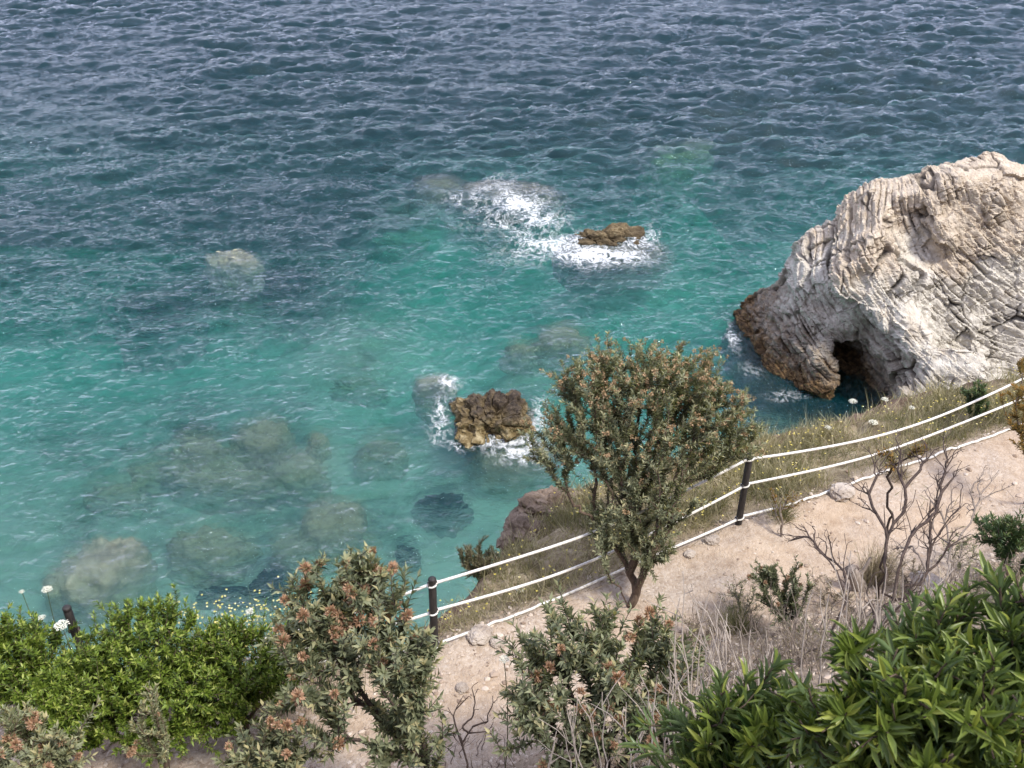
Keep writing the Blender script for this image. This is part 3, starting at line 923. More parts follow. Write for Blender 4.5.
head_meshes = []
for s_ in range(4):
    o = bristle_head(1.0, 70, 300 + s_).build('flower_head', M['head'])
    head_meshes.append(o.data); bpy.data.objects.remove(o)

def add_heads(root, origin, pts, size, rg):
    for p in pts:
        o = bpy.data.objects.new('flower_head', head_meshes[int(rg.integers(4))])
        o.location = np.asarray(p) - np.asarray(origin)
        s_ = size * rg.uniform(0.75, 1.25)
        o.scale = (s_, s_, s_ * rg.uniform(0.9, 1.4))
        o.rotation_euler = (rg.uniform(-.5, .5), rg.uniform(-.5, .5), rg.uniform(0, 6.28))
        o.parent = root
        COL.objects.link(o)

def plant(name, base, tips, label, cat, leafmat, nleaf, L, Wd, twig=0.2, open_=0.9, group=None, bark='bark', seed=1, heads=None, head_r=0.03,
          head_parts=False, kind='leaf', pair=False, r_tip=0.003, r_max=0.05, bf=0.5, droop=0.0, tint=(0, 1), part='foliage', stem='branches', expo=0.45, jit=0.03, head_mat='head', up=0.5, headtint=None):
    rg = np.random.default_rng(seed)
    base = np.asarray(base, float)
    root = thing(name, tuple(base), label, cat, group)
    N, ch, rad, PAR = grow(base - np.array([0, 0, 0.06]), tips, bf=bf, r_tip=r_tip, r_max=r_max, rg=rg, expo=expo, jit=jit, up=up)
    branch_mesh(stem, N, ch, rad, M[bark], root, base)
    if nleaf:
        LV = Leaves()
        for c in ch:
            n = max(4, int(nleaf * rg.uniform(0.6, 1.3)))
            if pair: n -= n % 2
            leaf_along(LV, twig_path(N, c, PAR, twig * rg.uniform(.7, 1.3)), n, L, Wd, open_, rg, tint, droop=droop, pair=pair)
        LV.build(part, M[leafmat], root, kind, base)
    if heads:
        ends = np.array([N[c[-1]] for c in ch])
        score = ends[:, 2] - 0.15 * ends[:, 1] + rg.normal(0, 0.42, len(ends))
        pick = np.argsort(-score)[:heads]
        if head_parts:
            add_heads(root, base, ends[pick] + rg.normal(0, 0.01, (len(pick), 3)), head_r, rg)
        else:
            HV = Leaves()
            for i in pick:
                for _ in range(int(rg.integers(1, 4))):
                    d = unit(rg.normal(size=(16, 3))); o = ends[i] + rg.normal(0, head_r * 1.0, 3)
                    HV.add(o + d * head_r * 0.2, d, unit(rg.normal(size=(16, 3))), head_r * 0.8, head_r * 0.5, np.clip(rg.normal(.5, .3, 16), 0, 1))
            h = HV.build('flower_heads', M[head_mat], root, 'leaf', base)
            h['kind'] = 'stuff'
    return root

# --- the little tree by the path
def the_tree():
    rg = np.random.default_rng(12)
    b = Wz(634, 604, 6.93)
    b[2] = gz(b[0], b[1])
    c = Wt(648, 440, 9.35)
    tips = []
    lobes = [(648, 425, 9.3, .88, .62, .60, 170), (590, 420, 9.25, .42, .45, .52, 70), (705, 425, 9.45, .48, .5, .52, 90), (640, 375, 9.35, .55, .45, .33, 90), (640, 450, 9.2, .4, .3, .4, 50), (690, 380, 9.5, .40, .42, .32, 60),
             (590, 385, 9.3, .34, .40, .33, 45), (640, 500, 9.25, .52, .45, .38, 90), (618, 530, 9.2, .28, .28, .26, 40), (650, 545, 9.25, .22, .24, .22, 26), (562, 445, 9.2, .32, .3, .28, 44),
             (738, 435, 9.5, .26, .3, .30, 34)]
    for (px, py, t, rx, ry, rz, n) in lobes:
        tips.append(ell(Wt(px, py, t), (rx, ry, rz), n, rg, 0.35))
    tips = np.concatenate(tips)
    tips = more(tips, 2, .085, rg)
    root = thing('flowering_tree', tuple(b), 'small olive green tree dotted with brown flower heads at the edge of the path', 'tree')
    N, ch, rad, PAR = grow(b - [0, 0, .08], tips, bf=0.55, r_tip=0.0017, r_max=0.042, rg=rg, expo=0.46, up=0.7, jit=0.05)
    branch_mesh('trunk', N, ch, rad, M['bark'], root, b, 6)
    LV = Leaves()
    for c in ch:
        leaf_along(LV, twig_path(N, c, PAR, 0.15 * rg.uniform(.8, 1.4)), int(rg.integers(20, 34)), 0.050, 0.0145, 1.0, rg)
    LV.build('crown', M['leaf_tree'], root, 'leaf', b)
    ends = np.array([N[c[-1]] for c in ch])
    score = (ends[:, 2] - 8.2) * 0.8 + rg.normal(0, 0.35, len(ends)) - 0.25 * (ends[:, 1] - 7.4)
    pick = np.argsort(-score)[:360]
    HV = Leaves()
    for i in pick:
        for _ in range(int(rg.integers(1, 4))):
            o = ends[i] + rg.normal(0, 0.028, 3)
            d = unit(rg.normal(size=(14, 3)))
            HV.add(o + d * 0.005, d, unit(rg.normal(size=(14, 3))), 0.022, 0.013, np.clip(rg.normal(.5, .3, 14), 0, 1))
    h = HV.build('flower_heads', M['head_tree'], root, 'leaf', b)
    h['kind'] = 'stuff'

the_tree()

def at_ground(px, py, t):
    """the point on the hillside under the ray's point at distance t"""
    p = Wt(px, py, t)
    return np.array([p[0], p[1], gz(p[0], p[1])])

def lobes_tips(lobes, rg, shell=0.4, zmin=None, k=0, sd=0.06):
    return more(np.concatenate([ell(Wt(px, py, t), (rx, ry, rz), n, rg, shell, zmin) for (px, py, t, rx, ry, rz, n) in lobes]), k, sd, rg)

SG = 'grey green flowering shrubs on the bank'
# --- large shrub left of the middle
rg = np.random.default_rng(31)
tips = lobes_tips([(330, 605, 6.7, .30, .34, .26, 34), (365, 595, 6.7, .26, .34, .26, 32), (300, 640, 6.6, .22, .3, .24, 20), (412, 672, 6.5, .18, .25, .2, 20), (360, 650, 6.5, .38, .34, .24, 30),
                   (390, 720, 6.6, .24, .25, .2, 18), (425, 740, 6.9, .18, .2, .2, 10), (310, 700, 6.4, .24, .25, .2, 20)], rg, .2, k=3, sd=.075)
plant('flowering_shrub', at_ground(428, 790, 7.2), tips, 'tall grey green shrub with many rusty flower heads left of the second post', 'shrub', 'leaf_grey', 20, 0.066, 0.021, 0.13, 1.0,
      SG, seed=32, heads=62, head_r=0.043, head_parts=True, r_tip=0.0022, r_max=0.022, bark='bark_dark', bf=0.5)
# --- the wide shrub in front of the tree
rg = np.random.default_rng(41)
tips = lobes_tips([(560, 640, 6.5, .30, .3, .26, 34), (615, 650, 6.6, .32, .32, .24, 36), (670, 660, 6.5, .22, .3, .24, 26), (530, 690, 6.3, .18, .3, .26, 22), (600, 700, 6.2, .40, .32, .28, 36),
                   (660, 720, 6.2, .24, .25, .24, 18), (555, 740, 6.2, .3, .3, .2, 18)], rg, .2, k=3, sd=.075)
plant('flowering_shrub', at_ground(600, 790, 6.6), tips, 'wide grey green shrub with rusty heads in front of the small tree', 'shrub', 'leaf_grey', 18, 0.062, 0.020, 0.13, 1.0,
      SG, seed=42, heads=46, head_r=0.041, head_parts=True, r_tip=0.0022, r_max=0.02, bark='bark_dark', bf=0.5)
# --- bottom left corner and sprigs
rg = np.random.default_rng(51)
tips = lobes_tips([(15, 735, 6.2, .20, .25, .18, 24), (60, 745, 6.1, .16, .2, .16, 18), (35, 765, 6.0, .22, .22, .14, 18)], rg, .2, k=2)
plant('flowering_shrub', at_ground(25, 790, 6.4), tips, 'pale grey shrub with pinkish brown heads in the bottom left corner', 'shrub', 'leaf_grey', 30, 0.050, 0.016, 0.2, 0.9,
      SG, seed=52, heads=15, head_r=0.040, head_parts=True, tint=(.4, 1.0))
tips = lobes_tips([(152, 705, 6.5, .09, .12, .10, 10), (150, 740, 6.5, .14, .16, .16, 16)], rg, .1, k=2, sd=.04)
plant('flowering_shrub', at_ground(152, 775, 6.7), tips, 'narrow silvery sprig standing in front of the green bushes', 'shrub', 'leaf_grey', 34, 0.038, 0.013, 0.2, 0.8,
      SG, seed=53, heads=6, head_r=0.026, head_parts=True, tint=(.5, 1.0))
tips = lobes_tips([(268, 735, 6.4, .22, .25, .18, 26), (280, 760, 6.3, .26, .22, .14, 20), (240, 760, 6.4, .12, .15, .12, 10)], rg, .1, k=2)
plant('flowering_shrub', at_ground(270, 785, 6.6), tips, 'low grey green shrub with few heads beside the tall rusty one', 'shrub', 'leaf_grey', 28, 0.058, 0.018, 0.2, 0.9,
      SG, seed=54, heads=8, head_r=0.030, head_parts=True)
# --- small shrub at the inner edge of the path
tips = lobes_tips([(765, 580, 8.9, .16, .2, .17, 22), (795, 585, 8.8, .12, .15, .22, 16), (790, 615, 8.7, .14, .15, .12, 12)], rg, .1, k=2)
plant('flowering_shrub', at_ground(785, 640, 8.9), tips, 'small dark shrub with red brown buds on the inner path edge', 'shrub', 'leaf_grey', 26, 0.045, 0.015, 0.16, 0.9,
      SG, seed=55, heads=12, head_r=0.022, head_parts=True, bark='bark_dark', tint=(0, .8))

# --- green mastic bushes at the left
MG = 'bright green bushes along the fence at the left'
def mastic(lobes, base, label, seed, n_leaf=24):
    rg = np.random.default_rng(seed)
    tips = lobes_tips(lobes, rg, .5, k=3, sd=.07)
    plant('mastic_bush', base, tips, label, 'bush', 'leaf_mastic', n_leaf, 0.046, 0.015, 0.12, 1.0, MG, seed=seed + 1, r_tip=0.0016, r_max=0.016, bf=0.5)
mastic([(150, 650, 7.9, .46, .40, .40, 170), (110, 680, 7.8, .34, .34, .40, 90), (180, 700, 7.75, .30, .3, .32, 80), (150, 725, 7.75, .5, .3, .12, 50)], at_ground(150, 725, 8.0), 'tallest bright green bush rising beside the lone post', 61)
mastic([(22, 665, 7.9, .30, .36, .34, 120), (5, 655, 7.9, .26, .30, .34, 70), (72, 690, 7.75, .26, .3, .26, 80), (70, 715, 7.7, .34, .3, .24, 60), (40, 700, 7.6, .4, .3, .2, 50)], at_ground(50, 720, 7.9), 'bright green bush at the left edge of the picture', 64)
mastic([(245, 660, 8.1, .34, .32, .30, 110), (215, 650, 8.1, .24, .3, .26, 60), (280, 665, 8.1, .20, .24, .22, 50), (225, 705, 7.9, .26, .26, .26, 60)], at_ground(245, 715, 8.2), 'darker green bush between the tallest bush and the tall flowering shrub', 67, 20)

# --- foreground bush, bottom right
FG = 'broad leaved bushes close to the camera'
def front(lobes, base, label, seed, L=0.085):
    rg = np.random.default_rng(seed)
    tips = lobes_tips(lobes, rg, .3)
    plant('evergreen_bush', base, tips, label, 'bush', 'leaf_front', 20, L * 1.08, L * 0.19, 0.24, 0.82, FG, seed=seed + 1, kind='wide', pair=True, r_tip=0.0028, r_max=0.018, bf=0.4, bark='bark', up=0.9)
front([(985, 650, 3.2, .20, .26, .20, 46), (1030, 640, 3.2, .20, .26, .22, 40), (1000, 730, 2.8, .22, .25, .2, 50), (950, 690, 3.1, .18, .24, .16, 36)], at_ground(1000, 760, 3.3), 'broad leaved green bush filling the bottom right corner', 71)
front([(880, 700, 3.3, .22, .26, .17, 48), (915, 740, 2.9, .20, .24, .16, 44), (840, 745, 3.1, .20, .24, .14, 40), (920, 655, 3.5, .14, .2, .18, 24)], at_ground(880, 775, 3.5), 'broad leaved green bush left of the corner bush', 74)
front([(775, 710, 3.7, .20, .26, .14, 40), (800, 750, 3.4, .22, .24, .12, 40), (730, 745, 3.7, .20, .24, .12, 36), (680, 760, 3.8, .16, .2, .10, 24)], at_ground(760, 790, 3.9), 'lowest broad leaved bush at the bottom edge, mixed with dry stems', 77)

# --- bare and dry plants
DG = 'bare and dry bushes on the bank'
def bare(base, lobes, label, seed, r_tip=0.004, r_max=0.02, bark='bark_dark', bf=0.35, jit=0.06, name='bare_bush', expo=0.5, leaf=None, nleaf=6, k=1):
    rg = np.random.default_rng(seed)
    tips = lobes_tips(lobes, rg, .3, k=k, sd=.07)
    return plant(name, base, tips, label, 'bush', leaf or 'straw', nleaf if leaf else 0, 0.04, 0.012, 0.10, 0.9, DG, bark=bark, seed=seed + 1, r_tip=r_tip, r_max=r_max, bf=bf, jit=jit, expo=expo, up=0.2, stem='branches')
bare(at_ground(872, 655, 7.2), [(890, 455, 7.9, .22, .25, .16, 20), (945, 460, 7.7, .22, .25, .20, 24), (915, 520, 7.5, .30, .25, .24, 26), (960, 520, 7.4, .12, .2, .2, 8), (860, 490, 7.8, .10, .2, .12, 8)],
     'tall bare black branched bush in front of the right hand ropes', 101, 0.0022, 0.0120, bf=0.65, k=2, jit=.08)
bare(at_ground(838, 655, 7.4), [(815, 540, 7.9, .16, .2, .12, 14), (845, 560, 7.7, .12, .2, .14, 8), (790, 535, 8.1, .10, .15, .08, 6)], 'thin bare bush left of the dry stump, above the path', 104, 0.0020, 0.009, bf=.5, k=2)
bare(at_ground(930, 620, 7.6), [(945, 500, 8.2, .22, .2, .2, 26), (985, 480, 8.3, .16, .2, .2, 18), (905, 540, 8.0, .16, .2, .14, 16), (960, 560, 7.9, .2, .2, .12, 16)], 'fine twigged grey dry bush behind the bare black one at the right', 125, 0.0017, 0.008, 'bark_grey', .4, k=2)
bare(at_ground(895, 655, 6.6), [(880, 600, 6.8, .10, .2, .14, 10), (925, 590, 6.8, .12, .2, .16, 12)], 'low knot of bare dark twigs right of the stump', 107, 0.0026, 0.009, bf=.5)
bare(at_ground(470, 775, 7.4), [(478, 705, 7.9, .14, .2, .14, 12), (455, 720, 7.8, .1, .2, .12, 8)], 'spindly bare twig over the gravel at the bottom middle', 116, 0.0026, 0.008, 'bark', 0.2)

def hit(px, py, t0=1.0):
    d = ray(px, py); t = np.arange(t0, 30, .02)
    p = CAM + t[:, None] * d
    k = np.argmax(p[:, 2] < terr(p[:, 0], p[:, 1]))
    return p[k]

def stalks(pts, label, seed, hgt=0.7, lean=(-.25, .1, 1), group='dead grey stalks on the bank'):
    rg = np.random.default_rng(seed)
    G = [hit(*q) if len(q) == 2 else at_ground(*q) for q in pts]
    b0 = np.mean(G, 0); b0[2] = gz(b0[0], b0[1])
    root = thing('dry_stalks', tuple(b0), label, 'dry plant', group)
    for g in G:
        for _ in range(int(rg.integers(3, 6))):
            V, F = [], []
            q = g + np.array([rg.normal(0, .06), rg.normal(0, .06), -.03])
            d = unit(np.array(lean) + rg.normal(0, .16, 3)); L = hgt * rg.uniform(.5, 1.15)
            tt = np.linspace(0, 1, 7)[:, None]
            c = q + d * L * tt + np.array([rg.normal(0, .06), rg.normal(0, .06), -.04]) * tt ** 2 + rg.normal(0, .006, (7, 3))
            tube(V, F, c - b0, np.linspace(.0055, .002, 7), 4)
            for _k in range(int(rg.integers(1, 5))):
                i = int(rg.integers(2, 6)); e = c[i] + unit(d + rg.normal(0, .5, 3)) * rg.uniform(.06, .22)
                tube(V, F, np.array([c[i], (c[i] + e) / 2 + rg.normal(0, .01, 3), e]) - b0, np.array([.0026, .002, .0014]), 4)
            mk('stem', np.concatenate(V), F, M['bark_grey'], parent=root)
stalks([(735, 700), (745, 715), (755, 690), (730, 725), (765, 705)], 'sheaf of grey dead stalks leaning left beside the wide rusty shrub', 201, .95, (-.35, .1, 1))
stalks([(790, 690), (815, 680), (835, 690), (800, 670), (770, 670)], 'grey dead stalks rising behind the lowest broad leaved bush', 202, .7, (-.15, .1, 1))
stalks([(860, 670), (885, 655), (905, 640), (850, 650), (930, 640)], 'dead stalks in front of the bare black bush', 203, .55, (0, .1, 1))
stalks([(560, 770), (600, 775), (640, 765), (680, 760)], 'dead stalks at the bottom in front of the wide rusty shrub', 204, .5, (-.1, .05, 1))
stalks([(445, 768), (480, 760), (500, 768)], 'few dead stalks on the gravel at the bottom middle', 205, .35, (0, .05, 1))
def tall_stalks(rows, label, seed):
    """dead stalks, each from the ground under one point up to another"""
    rg = np.random.default_rng(seed)
    b0 = at_ground(rows[0][0], rows[0][1], rows[0][4])
    root = thing('dry_stalks', tuple(b0), label, 'dry plant', 'dead grey stalks on the bank')
    for (px, py, qx, qy, t) in rows:
        for _ in range(3):
            g = at_ground(px + rg.normal(0, 8), py, t) - [0, 0, .03]
            e = Wt(qx + rg.normal(0, 12), qy + rg.normal(0, 12), t + .25)
            V, F = [], []
            tt = np.linspace(0, 1, 10)[:, None]
            bend = np.cross(unit(e - g), [0, 1, 0]) * rg.normal(0, .06)
            c = g + (e - g) * tt + bend * 4 * tt * (1 - tt) + rg.normal(0, .007, (10, 3))
            tube(V, F, c - b0, np.linspace(.0062, .0024, 10), 5)
            for _k in range(int(rg.integers(1, 5))):
                i = int(rg.integers(4, 9)); f_ = c[i] + unit(unit(e - g) + rg.normal(0, .45, 3)) * rg.uniform(.08, .26)
                tube(V, F, np.array([c[i], (c[i] + f_) / 2 + rg.normal(0, .012, 3), f_]) - b0, np.array([.0032, .0026, .0016]), 4)
            mk('stem', np.concatenate(V), F, M['bark_pale'], parent=root)
tall_stalks([(777, 735, 730, 619, 4.4), (757, 735, 726, 622, 4.6), (705, 716, 674, 663, 4.8), (726, 691, 690, 585, 5.0), (704, 690, 712, 596, 5.2), (774, 743, 735, 640, 4.2), (745, 720, 700, 640, 4.5), (790, 730, 752, 650, 4.3)],
    'tall sheaf of dead stalks crossing before the dry mound, right of the wide rusty shrub', 210)
tall_stalks([(857, 690, 852, 562, 4.6), (842, 680, 828, 585, 4.8), (880, 680, 884, 600, 4.4), (905, 650, 890, 565, 4.6), (930, 660, 945, 570, 4.2)],
    'tall dead stalks standing before the stump and the bare black bush', 211)
tall_stalks([(650, 765, 640, 690, 4.9), (610, 768, 590, 700, 5.2), (690, 760, 660, 690, 4.6), (560, 768, 565, 715, 5.4)],
    'dead stalks in front of the lower half of the wide rusty shrub', 212)
stalks([(690, 660), (700, 680), (715, 650), (725, 670), (705, 640)], 'thin dead stalks between the wide rusty shrub and the round grey green tuft', 207, .6, (-.2, .1, 1))
stalks([(800, 640), (825, 630), (850, 625), (780, 645), (860, 640)], 'pale dead stalks under the thin bare bush', 208, .5, (.1, .1, 1))
stalks([(745, 650), (765, 660), (785, 665), (755, 640)], 'dead stalks below the small dark shrub', 209, .45, (-.1, .1, 1))
stalks([(950, 600), (985, 590), (970, 620), (1010, 600)], 'dead stalks below the blue green leafy clump', 206, .5, (0, .1, 1))

# dry broom tussock and stump
def tussock(base, label, seed, n=260, L=0.45, mat='straw', lean=(0.25, 0.1, 1), spread=0.45, name='dry_tussock', cat='grass tuft', wd=0.006, green=None, group=None):
    rg = np.random.default_rng(seed)
    base = np.asarray(base, float)
    LV = Leaves()
    d = unit(np.array(lean)[None] + rg.normal(0, spread, (n, 3)) * np.array([1, 1, .5]))
    P = base + rg.normal(0, .05, (n, 3)) * np.array([1, 1, 0.1]) - [0, 0, .02]
    LV.add(P, d, unit(rg.normal(size=(n, 3))), rg.uniform(.5, 1.1, n) * L, wd, rg.uniform(0, 1, n))
    o = LV.build(name, M[mat], None, 'blade', base)
    o.location = base
    return tag(o, label, cat, group)
TG = 'dry tufts beside the path'
tussock(at_ground(878, 560, 9.6), 'grey brown dry broom tuft leaning right on the path beside the stump', 131, 420, .50, 'straw', (.35, .2, 1), .38, group=TG)
tussock(at_ground(738, 618, 9.1), 'round grey green tuft with dry base left of the small dark shrub', 132, 380, .34, 'grass', (0, 0, 1), .55, group=TG)
tussock(at_ground(905, 395 + 60, 10.9), 'small straw tuft at the foot of the right hand ropes', 133, 160, .28, 'straw', group=TG)
tussock(at_ground(780, 520, 10.6), 'yellowish dry tuft at the base of the right post', 134, 240, .30, 'grass', (0.1, 0, 1), .5, group=TG)

def stump():
    b = at_ground(862, 566, 9.5)
    root = thing('tree_stump', tuple(b), 'short weathered grey stump sticking up at an angle on the path', 'stump')
    pts = np.array([[.05, 0, -.1], [.02, 0, .05], [-.04, 0, .16], [-.10, 0.01, .26]])
    V, F = [], []
    tube(V, F, pts, np.array([.10, .075, .062, .058]), 10)
    nv = sum(len(v) for v in V)
    V.append(np.array([pts[-1]])); top = nv - 10
    F.append(np.stack([top + np.arange(10), top + (np.arange(10) + 1) % 10, np.full(10, nv)], 1))
    A = np.concatenate(V); A = A + 0.012 * np.stack([vnoise(A * 22, 5 + i) for i in range(3)], 1)
    mk('wood', A, F, M['bark_grey'], parent=root)
    V, F = [], []
    tube(V, F, np.array([[-.04, 0, .12], [.06, .05, .22], [.10, .08, .34]]), np.array([.028, .02, .014]), 6)
    mk('broken_branch', np.concatenate(V), F, M['bark_grey'], parent=root)
stump()

# low dry mounds of grey twigs on the inner edge of the path
def dry_mound(px, py, w, h, label, seed, bark='bark_grey', leaf=None, n=26):
    rg = np.random.default_rng(seed)
    g = hit(px, py); g[2] = gz(g[0], g[1])
    tips = more(np.array([g + [0, 0, h * .55]]) + ell((0, 0, 0), (w, w, h * .5), n, rg, .3), 3, .05, rg)
    plant('dry_mound', g, tips, label, 'bush', leaf or 'straw', 10, 0.03, 0.007, 0.08, 1.0, 'low dry grey mounds on the bank', bark=bark, seed=seed + 1, r_tip=.0016, r_max=.009, bf=.35, jit=.05, up=.3)
dry_mound(742, 612, .20, .30, 'grey dry mound left of the small dark shrub', 301, leaf='leaf_grey')
dry_mound(830, 605, .26, .30, 'grey dry mound below the thin bare bush', 303)
dry_mound(905, 590, .28, .36, 'wide grey dry mound behind the corner bush', 305)
dry_mound(955, 565, .24, .34, 'dry mound between bare black bush and blue green clump', 307, leaf='leaf_grey')
dry_mound(700, 640, .18, .25, 'dry mound between the wide rusty shrub and the dead stalks', 309)
dry_mound(800, 665, .24, .28, 'dry mound just above the lowest broad leaved bush', 311)
dry_mound(980, 610, .22, .30, 'dry mound touching the corner bush at the right', 313, leaf='leaf_grey')

# green clumps at the right
rg = np.random.default_rng(141)
tips = lobes_tips([(1005, 530, 8.6, .20, .2, .12, 26), (1030, 545, 8.5, .16, .2, .12, 16)], rg, .2, k=2)
plant('spurge_clump', at_ground(1010, 580, 8.5), tips, 'blue green leafy clump at the right edge above the corner bush', 'plant', 'leaf_spurge', 34, 0.06, 0.013, 0.16, 0.9, None, seed=142)
tips = lobes_tips([(1018, 400, 10.5, .20, .25, .20, 20), (1026, 435, 10.3, .20, .3, .22, 22), (1022, 365, 10.8, .07, .1, .08, 5)], rg, .2, k=1)
plant('rusty_bush', at_ground(1040, 470, 10.4), tips, 'orange tinged bush at the right edge by the end of the ropes', 'bush', 'leaf_orange', 26, 0.045, 0.014, 0.12, 0.9, None, seed=143, bark='bark_dark', r_tip=0.0018, r_max=.014)
tips = lobes_tips([(974, 395, 12.2, .16, .2, .17, 26)], rg, .2, k=2)
plant('small_bush', at_ground(974, 415, 12.2), tips, 'small dark green bush between big pale rock and top rope', 'bush', 'leaf_spurge', 30, 0.05, 0.013, 0.16, 0.8, None, seed=144)
tips = lobes_tips([(888, 458, 8.2, .12, .15, .06, 12), (920, 450, 8.0, .1, .12, .06, 8)], rg, .2)
plant('small_bush', at_ground(905, 500, 8.6), tips, 'sparse yellow orange leafed bush crossing the middle rope', 'bush', 'leaf_orange', 18, 0.04, 0.013, 0.12, 0.9, None, seed=145, bark='bark_dark')
tips = lobes_tips([(478, 560, 10.6, .22, .22, .20, 60)], rg, .4, k=2, sd=.05)
plant('small_bush', at_ground(480, 580, 10.4), tips, 'round olive dry bush on the cliff edge right of the second post', 'bush', 'grass', 40, 0.045, 0.008, 0.14, 0.7, None, seed=146)
tips = lobes_tips([(790, 500, 10.2, .12, .14, .10, 16), (770, 495, 10.4, .1, .12, .1, 10)], rg, .2)
plant('small_bush', at_ground(785, 520, 10.2), tips, 'low orange brown dry bush just right of the right post', 'bush', 'leaf_orange', 16, 0.035, 0.01, 0.12, 0.9, None, seed=147, bark='bark_grey')

# ------------------------------------------------------------------ fence: posts and ropes
def post_mat():
    b = NT('charred_post')
    o = b.obj()
    n = b.noise(18, b.mapping(o, (3, 3, 0.5)), 5, 0.65)
    return b.done(b.bsdf(b.ramp(n, [(0.3, (0.010, 0.009, 0.009)), (0.7, (0.040, 0.034, 0.031))]), 0.6, b.bump(n, 0.5, 0.008), spec=0.4))
M['post'] = post_mat()
def rope_mat():
    b = NT('white_rope')
    n = b.noise(30, b.pos(), 4, 0.6)
    return b.done(b.bsdf(b.ramp(n, [(0.3, (0.50, 0.47, 0.41)), (0.6, (0.76, 0.74, 0.69)), (0.8, (0.82, 0.80, 0.76))]), 0.85, spec=0.2))
M['rope'] = rope_mat()
def iron_mat():
    b = NT('dark_iron')
    return b.done(b.bsdf(b.ramp(b.noise(60, b.obj()), [(.3, (.03, .026, .024)), (.7, (.10, .08, .065))]), 0.5, spec=0.5))
M['iron'] = iron_mat()

PR = 0.035
POSTS = [(-3.62, 5.72), (-0.70, 6.18), (2.37, 7.86), (6.2, 9.66)]
PH = [1.13, 0.93, 0.92, 0.95]
HOLES = (0.86, 0.52, 0.08)
LEAN = [(0.0, 0.0), (0.015, 0.0), (0.0, 0.0), (0.0, 0.0)]
plabels = ['dark post standing alone at the left behind the green bushes', 'dark post in the middle carrying three white ropes over the water',
           'dark post right of the small tree carrying three white ropes', 'dark post at the right end of the ropes beside the orange tinged bush']
tops = []
def post_body(h, r):
    prof = [(-.35, r), (h - .05, r), (h - .045, r * .90), (h - .032, r * .90), (h - .027, r * 1.02), (h - .010, r * 1.0), (h, r * .72)]
    n = 14
    a = np.arange(n) / n * 2 * np.pi
    V = np.concatenate([np.stack([np.cos(a) * q, np.sin(a) * q, np.full(n, z)], 1) for z, q in prof] + [[[0, 0, h + 0.004]]])
    F = []
    for i in range(len(prof) - 1):
        F.append(np.stack([i * n + np.arange(n), i * n + (np.arange(n) + 1) % n, (i + 1) * n + (np.arange(n) + 1) % n, (i + 1) * n + np.arange(n)], 1))
    k = (len(prof) - 1) * n
    return V, [np.concatenate(F), np.stack([k + np.arange(n), k + (np.arange(n) + 1) % n, np.full(n, len(V) - 1)], 1)]
def torus(Rr, r, n=14, k=6):
    a = np.arange(n) / n * 6.2832; b_ = np.arange(k) / k * 6.2832
    A, B = np.meshgrid(a, b_, indexing='ij')
    V = np.stack([r * np.sin(B), (Rr + r * np.cos(B)) * np.cos(A), (Rr + r * np.cos(B)) * np.sin(A)], -1).reshape(-1, 3)
    i = np.arange(n)[:, None]; j = np.arange(k)[None]
    F = np.stack([i * k + j, ((i + 1) % n) * k + j, ((i + 1) % n) * k + (j + 1) % k, i * k + (j + 1) % k], -1).reshape(-1, 4)
    return V, F
for i, (x, y) in enumerate(POSTS):
    z = gz(x, y)
    root = thing('fence_post', (x, y, z), plabels[i], 'post', 'dark posts of the rope fence')
    root.rotation_euler = (LEAN[i][1], LEAN[i][0], 0)
    dx, dy = (POSTS[min(i + 1, 3)][0] - POSTS[max(i - 1, 0)][0], POSTS[min(i + 1, 3)][1] - POSTS[max(i - 1, 0)][1])
    ang = math.atan2(dy, dx)
    V, F = post_body(PH[i], PR)
    mk('stake', V, F, M['post'], parent=root)
    TV_, TF_ = torus(0.021, 0.006)
    for hz in HOLES:
        for sgn in (-1, 1):
            e = mk('eyelet', TV_, [TF_], M['iron'], parent=root)
            e.location = (math.cos(ang) * sgn * (PR + .002), math.sin(ang) * sgn * (PR + .002), hz)
            e.rotation_euler = (0, 0, ang)
    tops.append((x, y, z))

